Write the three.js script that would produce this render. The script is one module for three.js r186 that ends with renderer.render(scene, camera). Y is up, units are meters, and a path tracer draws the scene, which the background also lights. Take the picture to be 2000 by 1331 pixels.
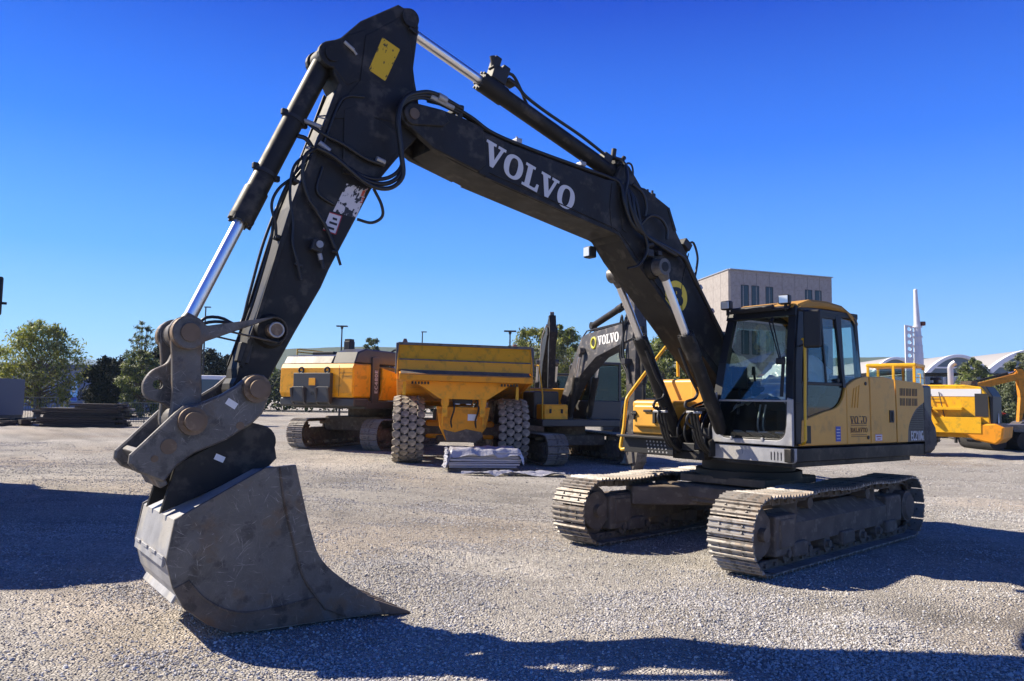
import * as THREE from 'three';
import { RoundedBoxGeometry } from 'three/addons/geometries/RoundedBoxGeometry.js';
import { mergeGeometries } from 'three/addons/utils/BufferGeometryUtils.js';
import { FontLoader } from 'three/addons/loaders/FontLoader.js';
import { TextGeometry } from 'three/addons/geometries/TextGeometry.js';

// ---------------------------------------------------------------- camera, sky, sun, exposure
// World: the digger's upper frame. x = forward along its boom, y = up, z = to its right; metres.
const scene = new THREE.Scene();
const camera = new THREE.PerspectiveCamera(47.63, 2000 / 1331, 0.1, 6000);
camera.position.set(8.486, 1.714, -6.242);
{
  const d = new THREE.Vector3(-0.5954, 0.0787, 0.7996), u = new THREE.Vector3(0.0592, 0.9968, -0.0540);
  camera.up.copy(u); camera.lookAt(camera.position.clone().add(d));
}
const SUN = new THREE.Vector3(0.72, 1, 1.0).normalize();
{
  const W = 1024, H = 512, data = new Float32Array(W * H * 4);
  const key = [[0, 176, 221, 250], [4, 144, 203, 252], [10, 95, 168, 252], [18, 53, 125, 244], [28, 22, 74, 196], [42, 17, 54, 142], [60, 11, 36, 98], [90, 9, 30, 84]];
  const lin = c => Math.pow(c / 255, 2.2);
  for (let j = 0; j < H; j++) for (let i = 0; i < W; i++) {
    const el = ((j + .5) / H - .5) * Math.PI, az = ((i + .5) / W - .5) * 2 * Math.PI;
    const d = new THREE.Vector3(Math.cos(az) * Math.cos(el), Math.sin(el), Math.sin(az) * Math.cos(el));
    const e = Math.max(0, el * 180 / Math.PI);
    let k = 0; while (k < key.length - 2 && e > key[k + 1][0]) k++;
    const t = Math.min(1, (e - key[k][0]) / (key[k + 1][0] - key[k][0]));
    const g = Math.acos(Math.min(1, d.dot(SUN))) * 180 / Math.PI;
    const m = 0.84 + 0.36 * Math.exp(-Math.pow(g / 62, 2));
    const o = (j * W + i) * 4;
    for (let c = 0; c < 3; c++) {
      let v = lin(key[k][c + 1]) * (1 - t) + lin(key[k + 1][c + 1]) * t;
      data[o + c] = v * (c === 2 ? 0.4 + 0.6 * m : m) / 1.62;
    }
    data[o + 3] = 1;
  }
  const sky = new THREE.DataTexture(data, W, H, THREE.RGBAFormat, THREE.FloatType);
  sky.mapping = THREE.EquirectangularReflectionMapping; sky.magFilter = THREE.LinearFilter; sky.minFilter = THREE.LinearFilter;
  sky.wrapS = THREE.RepeatWrapping; sky.needsUpdate = true;
  scene.background = sky; scene.environment = sky;
}
const sun = new THREE.DirectionalLight(new THREE.Color(1, 0.90, 0.74), 5.0);
sun.position.copy(SUN).multiplyScalar(60); sun.castShadow = true; sun.shadow.radius = 1;
sun.shadow.mapSize.set(4096, 4096);
Object.assign(sun.shadow.camera, { left: -40, right: 40, top: 40, bottom: -40, near: 1, far: 160 });
scene.add(sun, sun.target);
const renderer = new THREE.WebGLRenderer({ antialias: true });
renderer.toneMapping = THREE.LinearToneMapping; renderer.toneMappingExposure = 2.0;
renderer.shadowMap.enabled = true;

// ---------------------------------------------------------------- helpers
let seed = 7;
const rnd = () => { seed = (seed + 0x6D2B79F5) | 0; let t = Math.imul(seed ^ (seed >>> 15), 1 | seed); t = (t + Math.imul(t ^ (t >>> 7), 61 | t)) ^ t; return ((t ^ (t >>> 14)) >>> 0) / 4294967296; };
const rr = (a, b) => a + (b - a) * rnd();
const hash = (x, y, s) => { let h = Math.imul(x, 374761393) ^ Math.imul(y, 668265263) ^ Math.imul(s, 2147483647 - 17); h = Math.imul(h ^ (h >>> 13), 1274126177); return ((h ^ (h >>> 16)) >>> 0) / 4294967296; };
const sm = t => t * t * (3 - 2 * t);
// value noise that repeats every n cells
function vnoise(u, v, n, s) {
  const x = u * n, y = v * n, xi = Math.floor(x), yi = Math.floor(y), fx = sm(x - xi), fy = sm(y - yi);
  const w = k => ((k % n) + n) % n;
  const a = hash(w(xi), w(yi), s), b = hash(w(xi + 1), w(yi), s), c = hash(w(xi), w(yi + 1), s), d = hash(w(xi + 1), w(yi + 1), s);
  return (a * (1 - fx) + b * fx) * (1 - fy) + (c * (1 - fx) + d * fx) * fy;
}
const fbm = (u, v, n, s, o = 4) => { let a = 0, w = .5, t = 0; for (let k = 0; k < o; k++) { a += w * vnoise(u, v, n, s + k); t += w; w *= .55; n *= 2; } return a / t; };
function dataTex(N, fn, srgb, rep = 1) {
  const d = new Uint8Array(N * N * 4);
  for (let j = 0; j < N; j++) for (let i = 0; i < N; i++) {
    const c = fn((i + .5) / N, (j + .5) / N), o = (j * N + i) * 4;
    for (let k = 0; k < 3; k++) d[o + k] = Math.max(0, Math.min(255, c[k]));
    d[o + 3] = 255;
  }
  const t = new THREE.DataTexture(d, N, N, THREE.RGBAFormat); t.wrapS = t.wrapT = THREE.RepeatWrapping;
  t.magFilter = THREE.LinearFilter; t.minFilter = THREE.LinearMipmapLinearFilter; t.generateMipmaps = true;
  if (srgb) t.colorSpace = THREE.SRGBColorSpace;
  t.repeat.set(rep, rep); t.needsUpdate = true; return t;
}
const grey = v => [v, v, v], mixc = (a, b, t) => [a[0] + (b[0] - a[0]) * t, a[1] + (b[1] - a[1]) * t, a[2] + (b[2] - a[2]) * t];
const cl = (x, a = 0, b = 1) => Math.max(a, Math.min(b, x));
const step = (a, b, x) => sm(cl((x - a) / (b - a)));
// scratches: a lookup of short thin strokes on a torus
function scratchField(N, count, s) {
  const f = new Float32Array(N * N); const keep = seed; seed = s;
  for (let k = 0; k < count; k++) {
    let x = rnd() * N, y = rnd() * N, a = rnd() * 6.28; const L = rr(.01, .12) * N, w = rr(.25, 1);
    for (let t = 0; t < L; t++) { x += Math.cos(a); y += Math.sin(a); a += rr(-.02, .02); const i = (((y | 0) % N + N) % N) * N + (((x | 0) % N + N) % N); f[i] = Math.max(f[i], w * Math.sin(3.14 * t / L)); }
  }
  seed = keep; return (u, v) => f[((v * N | 0) % N) * N + ((u * N | 0) % N)];
}
const scr = scratchField(1024, 420, 91), scr2 = scratchField(1024, 1900, 17), gouge = scratchField(300, 330, 23);
const TX = {
  charcoal: dataTex(1024, (u, v) => {
    let c = mixc([33, 32, 31], [44, 42, 40], fbm(u, v, 6, 1));
    c = mixc(c, [104, 95, 84], .45 * step(.52, .78, fbm(u, v, 9, 5, 5)));
    c = mixc(c, [110, 108, 104], .3 * scr(u, v)); return c;
  }, true),
  worn: dataTex(1024, (u, v) => {            // earth-moving steel: scratched grey with brown soil film
    let c = mixc([82, 79, 76], [110, 106, 102], fbm(u, v, 7, 11, 5));
    c = mixc(c, [104, 80, 58], .65 * step(.5, .75, fbm(u, v, 5, 21, 5)));
    c = mixc(c, [44, 42, 42], .5 * step(.54, .76, fbm(u, v, 11, 25, 5)));
    c = mixc(c, [178, 172, 164], .4 * scr2(u, v)); c = mixc(c, [184, 177, 168], .8 * gouge(u, v) * step(.36, .56, fbm(u, v, 4, 29, 3))); return c;
  }, true),
  shoe: dataTex(512, (u, v) => {
    let c = mixc([124, 120, 116], [168, 165, 161], fbm(u, v, 9, 31, 5));
    c = mixc(c, [126, 104, 84], .5 * step(.58, .76, fbm(u, v, 6, 35, 5)));
    c = mixc(c, [66, 60, 54], .6 * step(.6, .75, fbm(u, v, 13, 38, 4))); return c;
  }, true),
  yellow: dataTex(512, (u, v) => {
    let c = mixc([210, 152, 56], [222, 166, 68], fbm(u, v, 4, 41));
    c = mixc(c, [150, 118, 66], .35 * step(.52, .85, fbm(u, v, 8, 43, 5)));
    c = mixc(c, [120, 96, 60], .4 * scr(u, v)); return c;
  }, true),
  yellowB: dataTex(512, (u, v) => {
    let c = mixc([238, 160, 8], [248, 174, 14], fbm(u, v, 4, 45));
    c = mixc(c, [168, 124, 50], .5 * step(.5, .8, fbm(u, v, 7, 47, 5))); return c;
  }, true),
  steel: dataTex(512, (u, v) => {            // bare scuffed sheet
    let c = mixc([134, 135, 140], [176, 177, 181], fbm(u, v, 7, 51, 5));
    c = mixc(c, [186, 180, 168], .6 * step(.52, .72, fbm(u, v, 5, 53, 5)));
    c = mixc(c, [92, 92, 96], .6 * scr2(u, v)); return c;
  }, true),
  soil: dataTex(512, (u, v) => mixc(mixc([88, 77, 66], [120, 106, 92], fbm(u, v, 8, 61, 5)), [150, 134, 114], .5 * step(.58, .75, fbm(u, v, 14, 63, 4))), true),
  concrete: dataTex(512, (u, v) => mixc(mixc([166, 160, 154], [188, 182, 176], fbm(u, v, 4, 71, 5)), [140, 132, 126], .4 * step(.5, .8, fbm(u, v, 9, 73, 4))), true),
  rubber: dataTex(256, (u, v) => mixc([118, 111, 101], [176, 163, 144], step(.35, .75, fbm(u, v, 6, 81, 5))), true),
  noise: dataTex(512, (u, v) => grey(255 * fbm(u, v, 16, 91, 5)), false),
  rough: dataTex(512, (u, v) => grey(150 + 100 * fbm(u, v, 7, 95, 5)), false),
  film: dataTex(512, (u, v) => { const k = fbm(u, v, 6, 97, 5); return grey(255 * cl(.5 + 1.6 * (k - .5))); }, false),
};
const mat = (o) => new THREE.MeshStandardMaterial(o);
const rgb = (r, g, b) => new THREE.Color().setRGB(r, g, b);
const M = {
  dark: new THREE.MeshPhysicalMaterial({ specularIntensity: .55, map: TX.charcoal, roughness: .68, roughnessMap: TX.rough, bumpMap: TX.noise, bumpScale: .0012 }),
  darkPlain: mat({ color: rgb(.02, .02, .022), roughness: .6 }),
  black: mat({ color: rgb(.012, .012, .013), roughness: .55 }),
  hose: mat({ color: rgb(.014, .014, .015), roughness: .45 }),
  wornBrown: mat({ map: TX.worn, color: rgb(1, .84, .68), roughness: .75, bumpMap: TX.noise, bumpScale: .004 }),
  worn: mat({ map: TX.worn, roughness: .6, roughnessMap: TX.rough, metalness: .1, bumpMap: TX.noise, bumpScale: .002 }),
  bucket: mat({ map: TX.worn, roughness: .6, roughnessMap: TX.rough, metalness: .12, bumpMap: TX.noise, bumpScale: .0022 }),
  bucketTop: mat({ map: TX.steel, roughness: .5, metalness: .15, bumpMap: TX.noise, bumpScale: .001 }),
  shoeA: mat({ map: TX.shoe, roughness: .5, metalness: .25, bumpMap: TX.noise, bumpScale: .002 }),
  shoeB: mat({ map: TX.shoe, color: rgb(.84, .8, .75), roughness: .55, metalness: .2, bumpMap: TX.noise, bumpScale: .002 }),
  soil: mat({ map: TX.soil, roughness: .92, bumpMap: TX.noise, bumpScale: .004 }),
  yellow: mat({ map: TX.yellow, roughness: .42, bumpMap: TX.noise, bumpScale: .0003 }),
  roofTan: mat({ map: TX.yellow, color: rgb(.6, .62, .78), roughness: .7 }),
  yellowB: mat({ map: TX.yellowB, roughness: .4 }),
  yellowRail: mat({ color: rgb(.72, .42, .02), roughness: .4 }),
  lemon: mat({ map: TX.yellowB, color: rgb(.92, 1.12, 1.6), roughness: .45 }),
  ochre: mat({ map: TX.yellowB, color: rgb(.92, .8, .7), roughness: .6 }),
  weathered: mat({ map: TX.yellowB, color: rgb(.62, .54, .46), roughness: .7, bumpMap: TX.noise, bumpScale: .01 }),
  steel: mat({ map: TX.steel, roughness: .42, metalness: .2, bumpMap: TX.noise, bumpScale: .0006 }),
  chrome: mat({ color: rgb(.86, .86, .88), roughness: .34, metalness: 1 }),
  pin: mat({ map: TX.soil, color: rgb(1.2, 1.1, 1), roughness: .6, metalness: .4 }),
  greyPaint: mat({ color: rgb(.06, .058, .057), roughness: .55, roughnessMap: TX.rough, bumpMap: TX.noise, bumpScale: .0006 }),
  greyDirty: mat({ map: TX.soil, color: rgb(.72, .72, .75), roughness: .8, bumpMap: TX.noise, bumpScale: .003 }),
  greyCast: mat({ map: TX.worn, color: rgb(.62, .60, .58), roughness: .8, bumpMap: TX.noise, bumpScale: .004 }),
  rubber: mat({ map: TX.rubber, roughness: .85, bumpMap: TX.noise, bumpScale: .003 }),
  rubberDark: mat({ color: rgb(.022, .021, .02), roughness: .9 }),
  white: mat({ color: rgb(.75, .75, .74), roughness: .6 }),
  decal: mat({ color: rgb(.62, .62, .63), roughness: .5 }),
  glass: new THREE.MeshPhysicalMaterial({ color: rgb(.80, .86, .84), roughness: .02, transmission: 1, thickness: 0, ior: 1.5 }),
  glassDark: new THREE.MeshPhysicalMaterial({ color: rgb(.35, .42, .42), roughness: .03, transmission: 1, thickness: 0, ior: 1.5 }),
  lens: new THREE.MeshPhysicalMaterial({ color: rgb(.8, .8, .8), roughness: .12, metalness: .3, clearcoat: 1 }),
  seat: mat({ color: rgb(.03, .03, .034), roughness: .9 }),
};
const numbered = (() => { const n = {}; return s => { const k = n[s] = (n[s] ?? -1) + 1; return k ? s + '_' + String(k).padStart(3, '0') : s; }; })();
// uv in metres, projected along the main axis of each face
function uvMetres(g, scale = 1) {
  if (g.index) g = g.toNonIndexed();
  const p = g.attributes.position, n = p.count, uv = new Float32Array(n * 2);
  const a = new THREE.Vector3(), b = new THREE.Vector3(), c = new THREE.Vector3();
  for (let i = 0; i < n; i += 3) {
    a.fromBufferAttribute(p, i); b.fromBufferAttribute(p, i + 1); c.fromBufferAttribute(p, i + 2);
    b.sub(a); c.sub(a); b.cross(c); const x = Math.abs(b.x), y = Math.abs(b.y), z = Math.abs(b.z);
    for (let k = 0; k < 3; k++) {
      const X = p.getX(i + k), Y = p.getY(i + k), Z = p.getZ(i + k); let u, v;
      if (z >= x && z >= y) { u = X; v = Y; } else if (x >= y) { u = Z; v = Y; } else { u = X; v = Z; }
      uv[(i + k) * 2] = u * scale + .13; uv[(i + k) * 2 + 1] = v * scale + .29;
    }
  }
  g.setAttribute('uv', new THREE.BufferAttribute(uv, 2)); return g;
}
const clean = g => { g = g.index ? g.toNonIndexed() : g; for (const k of Object.keys(g.attributes)) if (!['position', 'normal', 'uv'].includes(k)) g.deleteAttribute(k); g.morphAttributes = {}; return g; };
function join(list, scale) { const l = list.flat(Infinity).map(g => uvMetres(clean(g), scale)); const g = l.length > 1 ? mergeGeometries(l) : l[0]; g.clearGroups(); return g; }
function part(name, geos, material, parent, label) {
  const g = geos.isBufferGeometry && geos.userData.done ? geos : join([geos]);
  const m = new THREE.Mesh(g, material); m.name = numbered(name); m.castShadow = m.receiveShadow = true;
  if (label) m.userData.label = label; (parent || scene).add(m); return m;
}
function thing(name, label, category, pos = [0, 0, 0], turn = 0, group) {
  const o = new THREE.Group(); o.name = numbered(name); o.position.set(...pos); o.rotation.y = turn;
  o.userData = { label, category }; if (group) o.userData.group = group; scene.add(o); return o;
}
const tag = (o, label, category, group) => { o.userData.label = label; o.userData.category = category; if (group) o.userData.group = group; return o; };
const done = g => { g.userData.done = true; return g; };
const bx = (w, h, d, x, y, z, ry = 0, rz = 0, rx = 0, rad) => {
  const r = rad ?? Math.min(.012, .2 * Math.min(w, h, d));
  const g = r > .0015 ? new RoundedBoxGeometry(w, h, d, 1, r) : new THREE.BoxGeometry(w, h, d);
  if (rx) g.rotateX(rx); if (rz) g.rotateZ(rz); if (ry) g.rotateY(ry); return g.translate(x, y, z);
};
const cube = (w, h, d, x, y, z, ry = 0, rz = 0) => { const g = new THREE.BoxGeometry(w, h, d); if (rz) g.rotateZ(rz); if (ry) g.rotateY(ry); return g.translate(x, y, z); };
const V = (x, y, z) => new THREE.Vector3(x, y, z);
function cyl(a, b, r0, r1 = r0, seg = 18, open = false) {
  const A = V(...a), B = V(...b), L = A.distanceTo(B), g = new THREE.CylinderGeometry(r1, r0, L, seg, 1, open);
  g.applyQuaternion(new THREE.Quaternion().setFromUnitVectors(V(0, 1, 0), B.clone().sub(A).normalize()));
  return g.translate(...A.add(B).multiplyScalar(.5).toArray());
}
const tube = (pts, r, seg = 28, rad = 8, tension = .5) => new THREE.TubeGeometry(new THREE.CatmullRomCurve3(pts.map(p => V(...p)), false, 'catmullrom', tension), seg, r, rad, false);
const bar = (pts, r, rad = 8) => pts.slice(1).map((p, i) => cyl(pts[i], p, r, r, rad));
function shp(pts, holes = []) { const s = new THREE.Shape(pts.map(p => new THREE.Vector2(p[0], p[1]))); for (const h of holes) s.holes.push(h.isPath ? h : new THREE.Path(h.map(p => new THREE.Vector2(p[0], p[1])))); return s; }
const circ = (x, y, r) => { const p = new THREE.Path(); p.absarc(x, y, r, 0, Math.PI * 2, true); p.isPath = true; return p; };
// outline in (x, y) drawn out from z0 to z1
function ext(pts, z0, z1, holes = [], bev = .008) {
  const d = z1 - z0, b = Math.min(bev, d * .3);
  return new THREE.ExtrudeGeometry(pts.isShape ? pts : shp(pts, holes), { depth: d - 2 * b, bevelEnabled: b > 0, bevelThickness: b, bevelSize: b, bevelOffset: -b, bevelSegments: 1, curveSegments: 12 }).translate(0, 0, z0 + b);
}
// outline in (z, y) drawn out from x0 to x1
const extX = (pts, x0, x1, holes = [], bev = .008) => ext(pts.map(p => [-p[0], p[1]]), x0, x1, holes.map(h => h.map(p => [-p[0], p[1]])), bev).rotateY(Math.PI / 2);
function smooth(pts, n = 6) { return new THREE.CatmullRomCurve3(pts.map(p => V(p[0], p[1], 0)), false, 'catmullrom', .5).getPoints(n * (pts.length - 1)).map(p => [p.x, p.y]); }
const arcPts = (x, y, r, a0, a1, n = 8) => Array.from({ length: n + 1 }, (_, i) => { const a = (a0 + (a1 - a0) * i / n) * Math.PI / 180; return [x + r * Math.cos(a), y + r * Math.sin(a)]; });
// a slab from four corner points with a thickness
function slab(q, t) {
  const P = q.map(p => V(...p)), n = P[1].clone().sub(P[0]).cross(P[P.length - 1].clone().sub(P[0])).normalize().multiplyScalar(t / 2);
  const v = [], k = P.length, f = (a, b, c) => v.push(...a.toArray(), ...b.toArray(), ...c.toArray());
  const U = P.map(p => p.clone().add(n)), D = P.map(p => p.clone().sub(n));
  for (let i = 1; i < k - 1; i++) { f(U[0], U[i], U[i + 1]); f(D[0], D[i + 1], D[i]); }
  for (let i = 0; i < k; i++) { const j = (i + 1) % k; f(U[i], D[i], D[j]); f(U[i], D[j], U[j]); }
  const g = new THREE.BufferGeometry(); g.setAttribute('position', new THREE.Float32BufferAttribute(v, 3)); g.computeVertexNormals();
  g.setAttribute('uv', new THREE.Float32BufferAttribute(new Float32Array(v.length / 3 * 2), 2)); return g;
}
const fonts = {};
for (const [k, f] of [['serif', 'serif_bold'], ['sans', 'sans_bold']]) fonts[k] = await new FontLoader().loadAsync('fonts/droid/droid_' + f + '.typeface.json');
function text(str, font, h, wide = 1, depth = .003, weight = 0) {   // flat lettering, centred, in the (x, y) plane
  const g = new TextGeometry(str, { font: fonts[font], size: h, depth, curveSegments: 5, bevelEnabled: weight > 0, bevelThickness: .0004, bevelSize: weight, bevelSegments: 1 });
  g.computeBoundingBox(); const b = g.boundingBox;
  return g.translate(-(b.min.x + b.max.x) / 2, -(b.min.y + b.max.y) / 2, 0).scale(wide, 1, 1);
}
// writing or a sticker that faces -z (read from the machine's left side)
const onLeft = (g, x, y, z, rz = 0) => g.rotateZ(rz).rotateY(Math.PI).translate(x, y, z);
const heading = (hx, hz) => Math.atan2(-hz, hx);

// ground plan seen from the camera: metres to the right and metres away
const FW = V(-.5973, 0, .8021), RT = V(-.8021, 0, -.5973);
const LD = (lat, dep) => [camera.position.x + FW.x * dep + RT.x * lat, camera.position.z + FW.z * dep + RT.z * lat];
const pxLat = (u, dep) => (u - 1000) / 1508 * dep;                        // column of the photograph at a distance
const pxY = (v, dep, u = 1000) => 1.714 + (784.5 + (u - 1000) * .0152 - v) / 1508 * dep;  // row of the photograph at a distance
const place = (u, dep, y = 0) => { const [x, z] = LD(pxLat(u, dep), dep); return [x, y, z]; };
const turnRight = deg => { const a = deg * Math.PI / 180, x = FW.x * Math.cos(a) + RT.x * Math.sin(a), z = FW.z * Math.cos(a) + RT.z * Math.sin(a); return Math.atan2(-z, x); };  // heading: degrees right of straight away
scene.fog = new THREE.FogExp2(0xbcd4ee, 0.00022);
// ---------------------------------------------------------------- ground
const gnoise = (x, z) => {
  const v = (a, s) => { const xi = Math.floor(x / a), zi = Math.floor(z / a), fx = sm(x / a - xi), fz = sm(z / a - zi); const h = (i, j) => hash(xi + i + 5000, zi + j + 5000, s); return (h(0, 0) * (1 - fx) + h(1, 0) * fx) * (1 - fz) + (h(0, 1) * (1 - fx) + h(1, 1) * fx) * fz; };
  return v;
};
const bump2 = (x, z, cx, cz, r, h) => h * Math.exp(-((x - cx) ** 2 + (z - cz) ** 2) / (r * r));
const streak = (x, z) => {                                     // wheel marks: long worn bands across the lot
  const lat = -.8021 * (x - 8.49) - .5973 * (z + 6.24), dep = -.5973 * (x - 8.49) + .8021 * (z + 6.24), w = dep + .16 * lat + .9 * Math.sin(lat * .23) + .35 * Math.sin(lat * .61 + 1);
  const n = (a, s) => { const l = lat / 4.5, q = w / a, li = Math.floor(l), qi = Math.floor(q), fx = sm(l - li), fz = sm(q - qi), h = (i, j) => hash(li + i + 900, qi + j + 900, s); return (h(0, 0) * (1 - fx) + h(1, 0) * fx) * (1 - fz) + (h(0, 1) * (1 - fx) + h(1, 1) * fx) * fz; };
  return .5 * n(.55, 441) + .3 * n(.24, 442) + .2 * n(1.3, 443);
};
function groundY(x, z) {
  const n = gnoise(x, z), d = Math.hypot(x - 8, z + 6);
  let y = (n(1.7, 401) - .5) * .05 + (n(.55, 402) - .5) * .022 + (n(.22, 403) - .5) * .008;
  y += (n(5, 404) - .5) * .06 * cl((d - 9) / 6);
  const u = Math.hypot(x, z) < 3.2 ? cl((Math.hypot(x, z) - 2.6) / .6) : 1;        // flat where the tracks stand
  y += (streak(x, z) - .5) * .15 * cl((d - 5) / 4); y *= u; y = y * .75;
  y += bump2(x, z, 6.75, -.2, .5, .03) + bump2(x, z, 5.2, -.3, .35, -.05) + bump2(x, z, 4.2, -2.3, .45, .05) + bump2(x, z, 3.3, -2.0, .5, .045) + bump2(x, z, 4.6, -3.4, .4, .03) + bump2(x, z, 5.6, 1.6, .35, .05) + bump2(x, z, 4.6, .9, .3, .05) + bump2(x, z, 7.6, -1.6, .4, .05) + bump2(x, z, 2.6, -3.0, .35, .04);
  return y - .012;
}
const gravelTex = (() => {
  const N = 2048, C = 150;                                    // cells of about 2.7 cm in a 4 m tile
  const pts = new Float32Array(C * C * 3);
  for (let i = 0; i < C * C; i++) { pts[i * 3] = hash(i, 1, 9); pts[i * 3 + 1] = hash(i, 2, 9); pts[i * 3 + 2] = hash(i, 3, 9); }
  const col = new Uint8Array(N * N * 4), hgt = new Uint8Array(N * N * 4);
  for (let j = 0; j < N; j++) for (let i = 0; i < N; i++) {
    const x = i / N * C, y = j / N * C, xi = Math.floor(x), yi = Math.floor(y); let d1 = 9, d2 = 9, id = 0;
    for (let b = -1; b <= 1; b++) for (let a = -1; a <= 1; a++) { const cx = (xi + a + C) % C, cy = (yi + b + C) % C, k = cy * C + cx; const dx = xi + a + pts[k * 3] - x, dy = yi + b + pts[k * 3 + 1] - y, d = dx * dx + dy * dy; if (d < d1) { d2 = d1; d1 = d; id = k; } else if (d < d2) d2 = d; }
    const edge = cl((Math.sqrt(d2) - Math.sqrt(d1)) * 2.2), t = pts[id * 3 + 2], u = i / N, v = j / N, f = fbm(u, v, 64, 411, 3);
    const pebble = mixc([128, 124, 118], [196, 192, 185], t * .8 + .2 * f), fines = mixc([148, 143, 135], [178, 173, 164], f);
    const k = step(.12, .35, edge) * step(.25, .45, .3 + .7 * t);
    const c = mixc(fines, pebble, k), o = (j * N + i) * 4; const hh = 255 * (k * (.35 + .5 * edge) + .15 * f);
    col[o] = c[0]; col[o + 1] = c[1]; col[o + 2] = c[2]; col[o + 3] = 255; hgt[o] = hgt[o + 1] = hgt[o + 2] = hh; hgt[o + 3] = 255;
  }
  const mk = (d, s) => { const t = new THREE.DataTexture(d, N, N, THREE.RGBAFormat); t.wrapS = t.wrapT = THREE.RepeatWrapping; t.magFilter = THREE.LinearFilter; t.minFilter = THREE.LinearMipmapLinearFilter; t.generateMipmaps = true; if (s) t.colorSpace = THREE.SRGBColorSpace; t.needsUpdate = true; return t; };
  return { map: mk(col, true), bump: mk(hgt, false) };
})();
const stoneMask = (x, z) => { const n = gnoise(x, z); return cl(.62 * n(1.6, 421) + .38 * n(.6, 422)); };
{
  // one sheet: fine cells near the camera and the machine, coarser ones out to the horizon
  const xs = [], mk = (c, near) => { const a = []; let v = 0, s = near; while (v < 900) { a.push(v); v += s; if (v > 12) s *= 1.12; } return [...a.slice(1).reverse().map(q => c - q), ...a.map(q => c + q)]; };
  const gx = mk(3, .11), gz = mk(1.5, .11), nx = gx.length, nz = gz.length;
  const pos = new Float32Array(nx * nz * 3), uv = new Float32Array(nx * nz * 2), col = new Float32Array(nx * nz * 3), idx = [];
  for (let j = 0; j < nz; j++) for (let i = 0; i < nx; i++) {
    const k = j * nx + i, x = gx[i], z = gz[j], far = Math.hypot(x - 3, z - 1.5); pos[k * 3] = x; pos[k * 3 + 1] = groundY(x, z) * cl(1.5 - far / 60); pos[k * 3 + 2] = z;
    uv[k * 2] = x / 4; uv[k * 2 + 1] = z / 4;
    const n = gnoise(x, z), m = stoneMask(x, z), w = .90 + .3 * n(3.1, 431) + .14 * (m - .5) + .10 * n(.4, 433) + .14 * step(.55, .8, n(2.6, 435) * .6 + n(.7, 436) * .4) + .62 * (streak(x, z) - .5) - .22 * step(.56, .75, n(1.3, 437) * .6 + n(.35, 438) * .4), br = .02 + .12 * step(.5, .85, n(2.3, 432));
    col[k * 3] = w; col[k * 3 + 1] = w * (1 - br * .5); col[k * 3 + 2] = w * (1 - br);
  }
  for (let j = 0; j < nz - 1; j++) for (let i = 0; i < nx - 1; i++) { const a = j * nx + i, b = a + 1, c = a + nx, d = c + 1; idx.push(a, c, b, b, c, d); }
  const g = new THREE.BufferGeometry(); g.setAttribute('position', new THREE.BufferAttribute(pos, 3)); g.setAttribute('uv', new THREE.BufferAttribute(uv, 2)); g.setAttribute('color', new THREE.BufferAttribute(col, 3)); g.setIndex(idx); g.computeVertexNormals();
  const m = new THREE.Mesh(g, mat({ map: gravelTex.map, bumpMap: gravelTex.bump, bumpScale: .024, roughness: .95, vertexColors: true })); m.name = 'ground'; m.userData.kind = 'structure'; m.receiveShadow = true; scene.add(m);
}
{ // loose crushed stone lying on the ground, thick in patches and thin where the lot is packed hard
  const geo = (s) => { const g = new THREE.IcosahedronGeometry(1, 0), p = g.attributes.position; for (let i = 0; i < p.count; i++) { const k = Math.round(p.getX(i) * 50) * 31 + Math.round(p.getY(i) * 50) * 17 + Math.round(p.getZ(i) * 50) * 7; const f = .7 + .55 * hash(k + 9000, s, 77); p.setXYZ(i, p.getX(i) * f, p.getY(i) * f * .68, p.getZ(i) * f * .85); } g.computeVertexNormals(); return g; };
  const stone = mat({ color: rgb(1, 1, 1), roughness: .9 });
  const C = camera.position, fw = V(-.5954, 0, .7996).normalize(), rt = V(-.7996, 0, -.5954).normalize();
  const sets = [0, 1, 2].map(() => []);
  const put = (dep, lat, big) => {
    const x = C.x + fw.x * dep + rt.x * lat, z = C.z + fw.z * dep + rt.z * lat, m = stoneMask(x, z);
    if (rnd() > .12 + 1.05 * step(.42, .64, m) * (1 - .85 * step(.46, .6, streak(x, z)))) return;
    sets[rnd() * 3 | 0].push([x, z, big * rr(.55, 1.25) * (rnd() < .03 ? 1.7 : 1), m]);
  };
  for (let k = 0; k < 330000; k++) { const dep = 3.6 + 9.5 * Math.pow(rnd(), 1.25), lat = rr(-1, 1) * (dep * .72 + .9); put(dep, lat, .0098); }
  for (let k = 0; k < 150000; k++) { const dep = 12 + 16 * Math.pow(rnd(), 1.1), lat = rr(-1, 1) * dep * .74; put(dep, lat, .0125); }
  const o = new THREE.Object3D(), c = new THREE.Color();
  sets.forEach((list, s) => {
    const im = new THREE.InstancedMesh(geo(s + 1), stone, list.length); im.name = numbered('gravel'); im.userData = { kind: 'stuff', label: ['loose pale crushed stone scattered over the lot', 'loose grey crushed stone scattered over the lot', 'loose sharp crushed stone scattered over the lot'][s], category: 'gravel' };
    list.forEach(([x, z, r, m], i) => { o.position.set(x, groundY(x, z) + r * .28, z); o.rotation.set(rr(-.5, .5), rr(0, 6.28), rr(-.5, .5)); o.scale.setScalar(r); o.updateMatrix(); im.setMatrixAt(i, o.matrix); const t = rr(.21, .58), w = rr(-.01, .02); c.setRGB(t + w + .01, t, t - w * .9 - .014); im.setColorAt(i, c); });
    im.castShadow = im.receiveShadow = true; scene.add(im);
  });
}
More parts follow.
